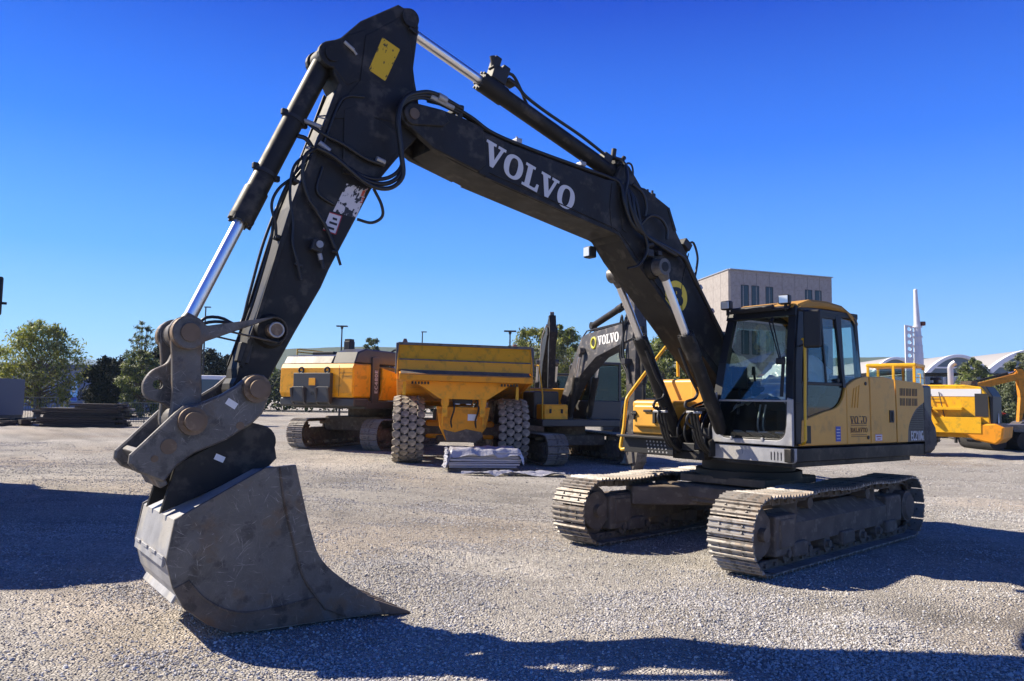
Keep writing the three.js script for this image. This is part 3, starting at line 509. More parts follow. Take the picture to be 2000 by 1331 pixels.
{ // ---- boom
  const boomBody = [[4.93, 4.385], [4.62, 4.375], [4.32, 4.31], [4.04, 4.265], [3.4, 4.205], [2.75, 4.15], [2.52, 4.17], [2.13, 4.16], [1.74, 4.01], [1.60, 3.72], [1.40, 3.46], [1.20, 3.14], [.79, 2.64], [.12, 1.93], [.10, 1.80], [.14, 1.68], [.25, 1.61], [.36, 1.63], [.95, 2.10], [1.81, 2.86], [2.36, 3.33], [2.52, 3.50], [2.60, 3.56], [4.20, 3.83], [4.45, 3.895], [4.72, 3.955], [4.93, 4.03]];
  const boom = part('boom', [ext(boomBody, -.215, .215, [], .012)], M.dark, digger, 'charcoal boom with white lettering and a round badge');
  const cheek = [[4.40, 4.335], [4.62, 4.38], [4.87, 4.405], [5.13, 4.40], ...arcPts(5.175, 4.285, .125, 75, -85, 9), [4.95, 4.02], [4.70, 3.96], [4.45, 3.90], [4.36, 3.98]];
  for (const s of [-1, 1]) {
    part('boom_tip_plate', [ext(cheek, s < 0 ? -.245 : .175, s < 0 ? -.175 : .245)], M.dark, boom);
    part('tip_boss', [ext([...arcPts(5.175, 4.285, .10, 90, 270, 10).map(p => [2 * 5.175 - p[0], p[1]]).reverse(), ...[[4.86, 4.24], [4.80, 4.30], [4.86, 4.385]].reverse()].reverse(), s < 0 ? -.268 : .245, s < 0 ? -.245 : .268)], M.dark, boom);
    part('boom_ear', [ext([[2.62, 4.10], [2.52, 4.28], ...arcPts(2.40, 4.30, .10, 30, 150, 6), [2.12, 4.15], [2.2, 4.05]], s < 0 ? -.17 : .11, s < 0 ? -.11 : .17)], M.dark, boom);
    part('rib_edge', [ext([[.35, 1.66], [.95, 2.10], [1.81, 2.86], [2.36, 3.33], [2.55, 3.54], [2.6, 3.56], [4.35, 3.865], [4.35, 3.89], [2.56, 3.59], [2.33, 3.36], [1.79, 2.89], [.93, 2.13], [.33, 1.69]], s < 0 ? -.228 : .2, s < 0 ? -.2 : .228, [], .002)], M.dark, boom);
    part('cylinder_boss', [cyl([2.04, 3.24, s * .21], [2.04, 3.24, s * .30], .13, .11, 22), cyl([2.04, 3.24, s * .28], [2.04, 3.24, s * .43], .055, .055, 16)], M.dark, boom);
  }
  for (const x of [4.42, 2.66, 1.5]) { const yt = x > 4 ? 4.32 : x > 2 ? 4.12 : 3.5, yb = x > 4 ? 3.9 : x > 2 ? 3.6 : 2.62; part('weld_bead', [tube([[x, yb, -.217], [x + .03, (yb + yt) / 2, -.217], [x + (x < 2 ? -.1 : 0), yt, -.217]], .007, 16, 6)], M.dark, boom); }
  part('weld_bead', [tube([[.5, 1.86, -.217], [1.79, 2.93, -.217], [2.32, 3.40, -.217], [2.6, 3.62, -.217], [4.3, 3.92, -.217]], .007, 50, 6, .1)], M.dark, boom);
  part('kink_plate', [ext([[2.5, 3.62], [2.58, 4.12], [2.52, 4.125], [2.44, 3.6]], -.225, -.215, [], .002), ext([[1.74, 4.0], [1.62, 3.74], [1.66, 3.74], [1.77, 3.98]], -.225, .225, [], .002)], M.dark, boom);
  const ang = Math.atan2(.35, 1.13);
  part('lettering', [onLeft(text('VOLVO', 'serif', .235, 1.02, .003, .005), 3.79, 3.975, -.2165, -.262)], M.decal, boom, 'white serif lettering on the boom side');
  const rd = part('badge', [cyl([1.62, 2.96, -.2155], [1.62, 2.96, -.219], .19, .19, 36)], mat({ color: rgb(.85, .62, .05), roughness: .5 }), boom, 'yellow round badge with a black letter');
    part('badge_letter', [onLeft(text('B', 'serif', .20, 1.15, .002, .014).rotateZ(.12), 1.62, 2.96, -.2195)], mat({ color: rgb(.008, .008, .009), roughness: .5 }), rd);
  // work light under the kink, far side
  const wl = part('work_light', [bx(.10, .13, .12, 2.60, 3.42, .20, 0, 0, 0, .015)], M.black, boom); part('lamp_lens', [bx(.012, .10, .09, 2.655, 3.42, .20)], M.lens, wl);
  part('boom_pin', [cyl([5.175, 4.285, -.28], [5.175, 4.285, .28], .05, .05, 16)], M.pin, boom);

  // pipes along the top of the boom
  const pipes = (z, dy) => tube([[4.95, 4.50 + dy, z], [4.75, 4.50 + dy, z], [4.5, 4.44 + dy, z], [4.25, 4.345 + dy, z], [3.8, 4.285 + dy, z], [3.2, 4.235 + dy, z], [2.72, 4.20 + dy, z], [2.5, 4.14 + dy, z - .06]], .021, 50, 8);
  for (const [z, dy] of [[-.17, .0], [-.115, .01], [.115, .01], [.17, 0]]) part('steel_pipe', [pipes(z, dy)], M.hose, boom);
  for (const x of [3.92, 3.05]) part('pipe_clamp', [bx(.07, .05, .10, x, 4.335 - (3.92 - x) * .075, -.14), bx(.07, .05, .10, x, 4.335 - (3.92 - x) * .075, .14), cyl([x, 4.34 - (3.92 - x) * .075, -.14], [x, 4.385 - (3.92 - x) * .075, -.14], .012)], M.steel, boom);
  part('pipe_bracket', [bx(.05, .16, .06, 4.62, 4.44, -.15), bx(.05, .16, .06, 4.62, 4.44, .15), bx(.05, .05, .4, 4.62, 4.50, 0)], M.darkPlain, boom);
  // hoses from the boom tip over to the arm
  const loop = (z, r, k) => tube([[4.62, 4.47 + k * .02, z + .06], [4.95, 4.50 + k * .03, z], [5.12, 4.47 + k * .02, z - .03], [5.30, 4.36 + k * .02, z - .06], [5.36, 4.18, z - .07], [5.32, 3.9 - k * .03, z - .07], [5.30, 3.72 - k * .05, z - .06], [5.42, 3.60 - k * .05, z - .03], [5.62, 3.60 - k * .03, z], [5.9, 3.74, z + .02], [6.05, 3.80, z + .05]], r, 70, 8);
  for (const [z, r, k] of [[-.235, .021, 0], [-.255, .02, 1], [-.225, .018, -1]]) part('hydraulic_hose', [loop(z, r, k)], M.hose, boom);
  part('hose_sleeve', [cyl([5.0, 4.50, -.235], [4.72, 4.475, -.19], .03, .03, 12), cyl([4.92, 4.52, -.24], [4.82, 4.51, -.22], .04, .04, 8)], M.steel, boom);
  part('hydraulic_hose', [tube([[5.52, 3.55, -.2], [5.44, 3.42, -.2], [5.42, 3.32, -.18], [5.50, 3.26, -.14], [5.62, 3.28, -.1]], .014, 30, 8)], M.hose, boom);

  // hose bundles at the kink
  const K = [
    [[2.62, 4.20, -.18], [2.55, 4.12, -.24], [2.52, 3.9, -.27], [2.40, 3.68, -.28], [2.15, 3.58, -.28], [1.8, 3.50, -.27], [1.55, 3.42, -.26], [1.3, 3.12, -.26], [.95, 2.7, -.26], [.7, 2.4, -.26]],
    [[2.58, 4.20, -.15], [2.48, 4.08, -.25], [2.44, 3.85, -.29], [2.32, 3.64, -.30], [2.05, 3.54, -.30], [1.75, 3.47, -.29], [1.5, 3.38, -.27], [1.25, 3.06, -.27], [.9, 2.62, -.27], [.7, 2.35, -.26]],
    [[2.52, 4.2, -.12], [2.42, 4.05, -.26], [2.39, 3.8, -.30], [2.25, 3.6, -.31], [1.98, 3.5, -.30], [1.72, 3.44, -.28], [1.62, 3.46, -.25]],
    [[2.46, 4.22, -.10], [2.36, 4.0, -.26], [2.3, 3.7, -.3], [2.2, 3.45, -.31], [2.3, 3.25, -.28], [2.42, 3.2, -.22]],
    [[2.36, 4.16, -.24], [2.22, 4.08, -.25], [2.16, 3.95, -.25], [2.17, 3.82, -.24]],
    [[2.25, 3.72, -.26], [2.12, 3.83, -.28], [1.95, 3.82, -.28], [1.84, 3.72, -.27], [1.84, 3.6, -.27]],
  ];
  K.forEach((k, i) => part('hydraulic_hose', [tube(k, i < 3 ? .022 : .017, 60, 8)], M.hose, boom));
  part('kink_fitting', [bx(.1, .09, .08, 2.14, 3.40, -.27), cyl([2.18, 3.48, -.26], [2.1, 3.5, -.3], .03), bx(.07, .06, .06, 1.98, 3.42, -.27), cyl([1.9, 3.50, -.27], [1.66, 3.44, -.26], .028, .028, 10)], M.darkPlain, boom);
  part('pipe_manifold', [bx(.14, .10, .12, 1.36, 3.62, -.12, 0, .6), bx(.1, .16, .1, 1.28, 3.56, 0, 0, .6), bx(.16, .07, .07, 1.32, 3.50, .12, 0, .6)], M.darkPlain, boom);
  part('hydraulic_hose', [tube([[1.30, 3.62, -.1], [1.18, 3.68, -.1], [1.1, 3.52, -.1], [1.12, 3.36, -.1], [1.16, 3.22, -.1]], .014, 26, 8), tube([[1.34, 3.56, .05], [1.2, 3.5, .05], [1.12, 3.3, .05], [1.12, 3.14, .05]], .016, 26, 8)], M.hose, boom);
  for (let k = 0; k < 3; k++) part('pipe_clamp', [bx(.06, .05, .42, 1.16 - k * .22, 3.12 - k * .27, 0, 0, .85)], M.steel, boom);
  for (const z of [-.15, -.09, .09, .15]) part('steel_pipe', [tube([[1.45, 3.56, z], [1.24, 3.26, z], [.8, 2.7, z], [.4, 2.28, z]], .02, 30, 8)], M.hose, boom);
  part('swivel_cover', [cyl([2.26, 4.27, -.08], [2.26, 4.27, .08], .1, .1, 20)], M.darkPlain, boom);
  part('hydraulic_hose', [tube([[2.30, 4.34, -.05], [2.26, 4.46, -.04], [2.16, 4.47, -.02], [2.12, 4.36, 0], [2.18, 4.24, .02]], .012, 26, 8)], M.hose, boom);
  for (const x of [2.0, 1.92]) part('grease_fitting', [bx(.06, .05, .06, x, 4.13, -.12), cyl([x, 4.15, -.12], [x, 4.19, -.12], .014)], M.darkPlain, boom);
}
function ram(name, a, b, rb, rrod, split, parent, label, extra = []) {   // hydraulic cylinder: barrel from a, rod to b
  const A = V(...a), B = V(...b), at = f => A.clone().lerp(B, f).toArray(), L = A.distanceTo(B);
  const up = V(0, 0, 1), e = rb * 1.15;
  const m = part(name, [cyl(at(.06 / L), at(split), rb, rb, 24), cyl(at(split - .26 / L), at(split), rb * 1.12, rb * 1.12, 24), cyl(at(split), at(split + .045 / L), rb * 1.16, rb * 1.10, 24), cyl([a[0], a[1], a[2] - rb * .9], [a[0], a[1], a[2] + rb * .9], e, e, 20), ...extra], M.dark, parent, label);
  part('piston_rod', [cyl(at(split), at(1 - rb * .9 / L), rrod, rrod, 24)], M.chrome, m, 'polished chrome piston rod');
  part('rod_eye', [cyl([b[0], b[1], b[2] - rb * .8], [b[0], b[1], b[2] + rb * .8], rb * 1.15, rb * 1.15, 22), cyl(at(1 - rb * 1.9 / L), at(1 - rb * .6 / L), rrod * 1.02, rrod * 1.5, 16)], M.worn, m);
  const bl = []; const dir = B.clone().sub(A).normalize(), s1 = dir.clone().cross(V(0, 0, 1)).normalize();
  for (let k = 0; k < 8; k++) { const t = k / 8 * Math.PI * 2, o = s1.clone().multiplyScalar(Math.cos(t) * rb).add(V(0, 0, Math.sin(t) * rb)); const p = V(...at(split)).add(o); bl.push(cyl(p.toArray(), p.clone().addScaledVector(dir, .06).toArray(), rb * .14, rb * .14, 6)); }
  part('gland_bolt', bl, M.darkPlain, m);
  return m;
}
{ // arm cylinder on top of the boom
  const a = [2.38, 4.30, 0], b = [5.19, 5.21, 0];
  const c = ram('arm_cylinder', a, b, .088, .05, .665, digger, 'charcoal hydraulic cylinder above the boom with a bright rod');
  part('end_valve', [bx(.18, .16, .14, 4.08, 5.02, 0, 0, .3), bx(.08, .14, .10, 4.12, 5.13, -.02, 0, .3), bx(.09, .1, .1, 3.98, 5.10, .02, 0, .3), cyl([4.15, 5.1, -.04], [4.17, 5.19, -.04], .03), cyl([4.06, 5.1, .03], [4.08, 5.18, .03], .028), bx(.1, .06, .1, 3.92, 4.99, 0, 0, .3)], M.darkPlain, c);
  part('hydraulic_hose', [tube([[3.95, 5.10, .03], [3.84, 5.10, .04], [3.72, 4.96, .05], [3.6, 4.82, .06], [3.2, 4.68, .07], [2.8, 4.56, .07], [2.5, 4.47, .05]], .017, 50, 8), tube([[3.98, 5.0, -.05], [3.86, 4.95, -.06], [3.76, 4.86, -.08], [3.5, 4.76, -.085], [3.0, 4.61, -.085], [2.6, 4.48, -.06]], .017, 50, 8)], M.hose, c);
  part('base_fitting', [bx(.12, .1, .16, 2.58, 4.46, 0, 0, .3), cyl([2.5, 4.46, -.06], [2.48, 4.58, -.06], .03), cyl([2.42, 4.42, .05], [2.36, 4.52, .05], .032), cyl([2.44, 4.4, -.1], [2.36, 4.5, -.1], .026), bx(.09, .09, .22, 2.42, 4.44, 0)], M.darkPlain, c);
  part('hydraulic_hose', [tube([[2.5, 4.48, -.08], [2.44, 4.40, -.18], [2.46, 4.2, -.25], [2.5, 4.0, -.26], [2.44, 3.75, -.27]], .018, 34, 8)], M.hose, c);
}
{ // arm
  const body = [[5.30, 5.315], [5.67, 5.04], [5.93, 4.74], [5.90, 4.50], [5.84, 4.40], [6.02, 3.88], [6.22, 3.30], [6.48, 2.31], [6.60, 1.94], ...arcPts(6.51, 1.78, .13, 40, -130, 8), [6.36, 1.86], [6.16, 2.25], [5.95, 2.64], [5.885, 2.80], [5.52, 3.55], [5.28, 3.87], [5.08, 4.10], [5.05, 4.30], [5.07, 4.48], [5.11, 4.64], [5.13, 4.76], [5.085, 5.17], ...arcPts(5.19, 5.21, .105, 200, 60, 6)];
  const arm = part('arm', [ext(body, -.155, .155, [], .01)], M.dark, digger, 'charcoal dipper arm with a yellow sticker and peeling white sticker');
  for (const s of [-1, 1]) {
    part('arm_flange', [ext([[5.86, 4.42], [6.03, 3.88], [6.235, 3.30], [6.495, 2.31], [6.60, 1.97], [6.57, 1.94], [6.465, 2.30], [6.20, 3.28], [6.0, 3.86], [5.83, 4.4]], s < 0 ? -.172 : .15, s < 0 ? -.15 : .172, [], .002)], M.dark, arm);
    part('cylinder_lug', [ext([[5.62, 4.98], [5.90, 4.80], ...arcPts(5.93, 4.66, .115, 60, -100, 8), [5.78, 4.42], [5.66, 4.5]], s < 0 ? -.16 : .10, s < 0 ? -.10 : .16)], M.dark, arm);
    part('upper_plate', [ext([[5.25, 5.22], [5.62, 4.92], [5.66, 4.50], [5.80, 4.3], [5.9, 4.1], [5.5, 4.2], [5.15, 4.2], [5.16, 4.9]], s < 0 ? -.163 : .15, s < 0 ? -.15 : .163, [], .003)], M.dark, arm);
    part('side_link', [ext([...arcPts(6.37, 2.245, .095, -70, 100, 9).map(p => [2 * 6.37 - p[0], p[1]]).reverse(), ...arcPts(7.005, 2.185, .125, 150, -150, 12).map(p => [p[0], p[1]])], s < 0 ? -.285 : .215, s < 0 ? -.215 : .285)], M.worn, arm);
    part('link_boss', [cyl([6.37, 2.245, s * .16], [6.37, 2.245, s * .215], .14, .12, 22), ], M.dark, arm);
  }
  part('arm_top_pin', [cyl([5.19, 5.21, -.19], [5.19, 5.21, .19], .085, .085, 24), bx(.09, .03, .02, 5.16, 5.10, -.18, 0, .35)], M.dark, arm);
  part('cylinder_pin', [cyl([5.93, 4.66, -.18], [5.93, 4.66, .18], .065, .065, 20)], M.dark, arm);
  part('grease_fitting', [cyl([5.82, 4.80, -.165], [5.74, 4.74, -.185], .016, .016, 8), cyl([5.75, 4.75, -.18], [5.71, 4.71, -.18], .011, .011, 8)], M.steel, arm);
  part('link_pin', [cyl([6.37, 2.245, -.315], [6.37, 2.245, .315], .062, .062, 20)], M.pin, arm); part('pin_ring', [new THREE.TorusGeometry(.055, .008, 8, 26).translate(6.37, 2.245, -.314)], M.steel, arm);
  part('bucket_pin', [cyl([6.51, 1.78, -.36], [6.51, 1.78, .36], .065, .065, 20), cyl([6.51, 1.78, -.325], [6.51, 1.78, -.30], .085, .085, 20)], M.pin, arm);
  const armCov = ext([[5.80, 3.64], [5.80, 4.2], [5.70, 4.26], [5.3, 4.12], [5.3, 3.92], [5.5, 3.66]], -.168, -.155, [], .003); part('cover_plate', [armCov], M.dark, arm);
  // stickers
  const scuff = dataTex(256, (u, v) => { const k = fbm(u, v, 7, 301, 5); return mixc([214, 172, 8], [60, 50, 20], step(.62, .72, k) * .85); }, true);
  const peel = dataTex(256, (u, v) => { const k = fbm(u * 1, v, 6, 311, 5); let c = mixc([206, 200, 200], [46, 46, 50], step(.53, .60, k)); if (u > .8 && v > .5 && k < .5) c = [190, 80, 60]; return c; }, true);
  const quadMesh = (P, z) => { const g = new THREE.BufferGeometry(); g.setAttribute('position', new THREE.Float32BufferAttribute([0, 2, 1, 0, 3, 2].flatMap(i => [P[i][0], P[i][1], z]), 3)); const uv = [[0, 1], [1, 1], [1, 0], [0, 0]]; g.setAttribute('uv', new THREE.Float32BufferAttribute([0, 2, 1, 0, 3, 2].flatMap(i => uv[i]), 2)); g.computeVertexNormals(); return done(g); };
  part('yellow_sticker', quadMesh([[5.46, 4.95], [5.28, 4.89], [5.42, 4.555], [5.585, 4.615]], -.1655), mat({ map: scuff, roughness: .5, side: THREE.DoubleSide }), arm, 'scuffed yellow sticker');
  part('white_sticker', quadMesh([[5.755, 3.56], [5.55, 3.555], [5.66, 3.27], [5.87, 3.30]], -.1585), mat({ map: peel, roughness: .6, side: THREE.DoubleSide }), arm, 'peeling white sticker');
  const ws = part('warning_sticker', quadMesh([[5.90, 3.285], [5.79, 3.27], [5.84, 3.105], [5.955, 3.13]], -.1595), mat({ color: rgb(.6, .58, .62), roughness: .5, side: THREE.DoubleSide }), arm, 'white sticker with a red border');
  part('sticker_border', [[[5.90, 3.285], [5.79, 3.27]], [[5.79, 3.27], [5.84, 3.105]], [[5.84, 3.105], [5.955, 3.13]]].map(([a, b]) => cyl([a[0], a[1], -.16], [b[0], b[1], -.16], .005, .005, 5)), mat({ color: rgb(.35, .03, .05), roughness: .5 }), ws);
  part('sticker_print', [[5.852, 3.235, .04], [5.866, 3.195, .07], [5.885, 3.15, .06]].map(([x, y, w]) => cube(w, .02, .002, x, y, -.1605, 0, .16)), M.black, ws);
  // arm hoses, valve, pipes
  const H = [
    [[6.05, 3.80, -.17], [6.14, 3.72, -.19], [6.16, 3.55, -.19], [6.10, 3.36, -.19], [5.95, 3.16, -.19], [5.86, 2.98, -.19]],
    [[6.10, 3.76, -.13], [6.22, 3.62, -.15], [6.25, 3.4, -.16], [6.22, 3.15, -.17], [6.22, 2.98, -.18], [6.19, 2.86, -.19]],
    [[6.10, 4.06, -.05], [5.98, 3.94, -.17], [5.8, 3.88, -.19], [5.6, 3.80, -.2], [5.42, 3.78, -.2]],
    [[6.05, 3.78, -.12], [6.24, 3.5, -.10], [6.34, 3.2, -.08], [6.36, 3.0, -.07], [6.42, 2.72, -.06], [6.50, 2.4, -.05], [6.56, 2.26, -.04], [6.68, 2.30, -.04], [6.82, 2.29, -.03], [6.95, 2.22, 0]],
    [[6.05, 3.74, -.08], [6.26, 3.4, -.05], [6.40, 3.0, -.03], [6.50, 2.55, -.02], [6.56, 2.30, 0], [6.72, 2.34, 0], [6.86, 2.30, 0], [6.9, 2.05, -.02], [6.86, 1.85, -.05]],
    [[6.20, 3.55, -.12], [6.33, 3.42, -.12], [6.38, 3.28, -.11], [6.34, 3.12, -.11], [6.33, 3.0, -.1]],
  ];
  H.forEach((h, i) => part('hydraulic_hose', [tube(h, i === 0 || i === 2 ? .017 : .0125, 50, 8)], M.hose, arm));
  part('arm_pipe', [tube([[5.62, 4.36, -.165], [5.78, 4.32, -.17], [5.86, 4.22, -.17], [5.98, 3.86, -.17]], .012, 26, 6), tube([[5.98, 3.66, -.165], [6.02, 3.44, -.17], [5.86, 3.35, -.17]], .012, 20, 6)], M.hose, arm);
  const vb = part('valve_block', [bx(.10, .10, .07, 6.02, 2.975, -.195, 0, .25), cyl([6.0, 2.93, -.2], [5.975, 2.84, -.2], .024, .02, 10), cyl([5.97, 2.84, -.2], [5.96, 2.79, -.2], .018, .018, 8)], M.darkPlain, arm);
  part('valve_face', [cyl([6.01, 2.985, -.23], [6.01, 2.985, -.245], .03, .03, 16), cyl([6.0, 2.91, -.215], [5.985, 2.86, -.215], .018, .018, 10)], M.steel, vb);
  part('hose_fitting', [cyl([6.19, 2.87, -.19], [6.14, 2.68, -.19], .014, .012, 8), bx(.07, .02, .02, 6.165, 2.80, -.19, 0, .2), cyl([5.86, 3.0, -.19], [5.80, 2.84, -.19], .015, .012, 8), cyl([5.88, 2.95, -.19], [5.84, 2.95, -.22], .012), cyl([6.11, 3.36, -.2], [6.02, 3.26, -.2], .014)], M.darkPlain, arm);
  part('hose_fitting', [cyl([6.02, 3.86, -.17], [5.93, 3.80, -.19], .024, .024, 8), cyl([5.50, 3.82, -.2], [5.42, 3.80, -.2], .024), cyl([6.12, 4.07, -.04], [6.0, 4.0, -.16], .02)], M.steel, arm);
  part('pipe_bracket', [bx(.05, .03, .10, 6.315, 3.02, -.09, 0, .25), bx(.05, .03, .10, 6.2, 3.5, -.12, 0, .25), bx(.10, .16, .08, 6.56, 2.06, -.13, 0, .2)], M.darkPlain, arm);
  for (const y of [4.14, 3.85]) part('wire_bracket', [tube([[5.92 + (4.14 - y) * .34, y, -.1], [6.02 + (4.14 - y) * .34, y - .04, -.12], [5.96 + (4.14 - y) * .34, y - .06, -.16]], .007, 12, 5)], M.steel, arm);
}
{ // bucket cylinder, link, coupler
  const c = ram('bucket_cylinder', [5.925, 4.66, 0], [7.005, 2.185, 0], .09, .05, .605, digger, 'hydraulic cylinder along the arm with a bright rod', []);
  const P = f => V(5.925, 4.66, 0).lerp(V(7.005, 2.185, 0), f).toArray();
  for (const f of [.235, .44]) part('cylinder_band', [cyl(P(f), P(f + .012), .098, .098, 24), bx(.05, .05, .05, P(f)[0] + .09, P(f)[1] + .04, 0), bx(.05, .05, .05, P(f)[0] - .09, P(f)[1] - .04, 0)], M.darkPlain, c);
  part('hydraulic_hose', [tube([[6.16, 3.92, -.05], [6.10, 3.9, -.08], [6.05, 3.83, -.1]], .02, 14, 8)], M.hose, c);
  const lk = [...arcPts(7.005, 2.185, .13, 20, 160, 8), [6.895, 2.0], [6.88, 1.7], ...arcPts(6.97, 1.535, .125, 180, 360, 10), [7.085, 1.7], [7.10, 2.0]];
  const link = part('bucket_link', [ext(lk, -.205, -.14), ext(lk, .14, .205), ext([[6.92, 2.0], [6.92, 1.72], [7.06, 1.72], [7.06, 2.0]], -.15, .15), cyl([6.97, 1.535, -.2], [6.97, 1.535, .2], .115, .115, 22)], M.worn, digger, 'soiled steel link plates above the coupler');
  part('lifting_eye', [ext(smooth([[7.06, 2.04], [7.10, 1.96], [7.20, 1.90], [7.255, 1.80], [7.23, 1.70], [7.12, 1.66], [7.06, 1.62]], 5).concat([[6.98, 1.62], [6.98, 2.04]]), -.04, .04, [circ(7.155, 1.80, .045)], .008)], M.worn, link);
  part('link_pin', [cyl([7.005, 2.185, -.305], [7.005, 2.185, .305], .068, .068, 22), cyl([7.005, 2.185, -.28], [7.005, 2.185, -.20], .125, .125, 24), cyl([7.005, 2.185, .28], [7.005, 2.185, .20], .125, .125, 24)], M.pin, link);
  for (const s of [-1, 1]) part('pin_collar', [cyl([7.005, 2.185, s * .20], [7.005, 2.185, s * .105], .10, .10, 22), cyl([7.005, 2.185, s * .15], [7.005, 2.185, s * .165], .128, .128, 24)], M.worn, link);
  const pl = [...arcPts(6.51, 1.78, .115, -10, 100, 7).map(p => [2 * 6.51 - p[0], p[1]]).reverse().map(p => p), ];
  const outline = [[6.41, 1.85], [6.45, 1.885], [6.51, 1.895], [6.58, 1.875], [6.66, 1.80], [6.76, 1.735], [6.87, 1.685], [6.94, 1.66], [7.03, 1.645], [7.08, 1.60], [7.29, 1.38], [7.37, 1.30], [7.375, 1.24], [7.32, 1.18], [7.14, 1.10], [7.06, 1.21], [6.94, 1.30], [6.72, 1.39], [6.52, 1.52], [6.45, 1.59], [6.41, 1.70]];
  const cp = part('quick_coupler', [ext(outline, -.305, -.245, [], .014), ext(outline, .245, .305, [], .014), cyl([6.97, 1.535, -.31], [6.97, 1.535, .31], .04, .04, 16), bx(.12, .05, .5, 7.27, 1.28, 0, 0, .9), bx(.5, .03, .5, 6.85, 1.42, 0, 0, -.42), bx(.06, .24, .5, 7.18, 1.17, 0, 0, -.5)], M.worn, digger, 'soiled quick coupler plates');
  for (const [x, y, r] of [[6.97, 1.535, .068], [6.51, 1.78, .07]]) for (const s of [-1, 1]) part('coupler_pin', [cyl([x, y, s * .30], [x, y, s * .345], r * 1.5, r * 1.5, 24), cyl([x, y, s * .34], [x, y, s * .39], r, r, 22)], M.pin, cp);
  part('side_pin', [cyl([7.12, 1.355, -.312], [7.12, 1.355, -.30], .055, .055, 20), cyl([7.21, 1.27, -.31], [7.21, 1.27, -.30], .025, .025, 14), cyl([6.62, 1.50, -.31], [6.62, 1.50, -.30], .03, .03, 14)], M.pin, cp);
  part('white_label', [cube(.085, .05, .002, 6.69, 1.665, -.307, 0, .55)], M.white, cp);
}
{ // bucket
  const W = .52;
  const lip = [[6.26, 1.21], [6.20, .98], [6.11, .66], [6.02, .47], [5.82, .29], [5.53, .09]];
  const bottom = [[5.50, .0], [6.02, .015], [6.44, .02], [6.70, .035], [6.86, .12], [7.02, .25], [7.10, .40], [7.15, .585], [7.105, .865]];
  const side = [...smooth(lip, 4), ...bottom, [6.49, 1.195]];
  const shell = [[6.30, 1.17], [6.49, 1.165], [7.10, .855], [7.148, .585], [7.10, .40], [7.02, .25], [6.86, .12], [6.70, .035], [6.44, .012], [6.02, .008], [5.5, -.005]];
  const th = .03, inner = shell.map((p, i) => { const a = shell[Math.max(0, i - 1)], b = shell[Math.min(shell.length - 1, i + 1)], dx = b[0] - a[0], dy = b[1] - a[1], l = Math.hypot(dx, dy); return [p[0] + dy / l * th, p[1] - dx / l * th]; });
  const b = part('bucket', [ext([...shell, ...inner.reverse()], -W + .006, W - .006, [], .002)], M.bucketTop, digger, 'wide scratched steel digging bucket');
  for (const s of [-1, 1]) {
    part('bucket_side', [ext(side, s < 0 ? -W - .005 : W - .025, s < 0 ? -W + .025 : W + .005, [], .004)], M.bucket, b);
    part('side_cutter', [ext([...smooth(lip, 4), [5.50, .01], [5.80, .012], [5.98, .10], [6.16, .35], [6.25, .62], [6.34, .95], [6.38, 1.20]], s < 0 ? -W - .02 : W + .004, s < 0 ? -W - .004 : W + .02, [], .004)], M.bucket, b);
    part('heel_plate', [ext([[5.98, .015], [6.44, .022], [6.70, .038], [6.86, .123], [7.015, .252], [7.09, .40], [7.0, .44], [6.88, .30], [6.70, .19], [6.5, .16], [6.06, .2]], s < 0 ? -W - .012 : W + .004, s < 0 ? -W - .004 : W + .012, [], .003)], M.wornBrown, b);
    part('weld_bead', [tube([[6.38, 1.19, s * (W + .012)], [6.34, .95, s * (W + .012)], [6.25, .62, s * (W + .012)], [6.16, .35, s * (W + .012)], [5.98, .10, s * (W + .012)]], .010, 30, 6)], M.wornBrown, b);
    part('weld_bead', [tube([[7.0, .44, s * (W + .009)], [6.88, .30, s * (W + .009)], [6.70, .19, s * (W + .009)], [6.5, .16, s * (W + .009)], [6.06, .2, s * (W + .009)]], .009, 30, 6)], M.wornBrown, b);
    part('hinge_plate', [ext([[7.14, .87], [7.05, 1.22], [6.71, 1.40], [6.50, 1.52], ...arcPts(6.43, 1.37, .13, 80, -20, 6).map(p => [2 * 6.43 - p[0] + .01, p[1]]), [6.30, 1.24], [6.36, 1.18], [6.55, 1.12]], s < 0 ? -.235 : .195, s < 0 ? -.195 : .235)], M.dark, b);
    part('wear_strap', [bx(.02, .07, .9, s < 0 ? 7.150 : 7.065, s < 0 ? .57 : .31, 0, 0, s < 0 ? .12 : .5)], M.bucketTop, b);
  }
  part('wear_strap', [[-.42, -.18, .08, .33].map(z => bx(.014, .022, .15, 7.162, .605, z, 0, .08))], M.bucketTop, b);
  part('cross_brace', [bx(.5, .03, .42, 6.78, 1.12, 0, 0, -.5), bx(.03, .26, .42, 6.95, 1.1, 0, 0, -.3)], M.dark, b);
  for (let k = 0; k < 5; k++) { const z = -W + .07 + k * (2 * W - .14) / 4; part('bucket_tooth', [ext([[5.60, .085], [5.50, .085], [5.22, -.035], [5.21, -.05], [5.30, -.05], [5.60, -.012]], z - .05, z + .05, [], .01)], M.soil, b); }
  part('white_label', [cube(.075, .045, .002, 6.74, 1.255, -.237, 0, .42)], M.white, b);
}
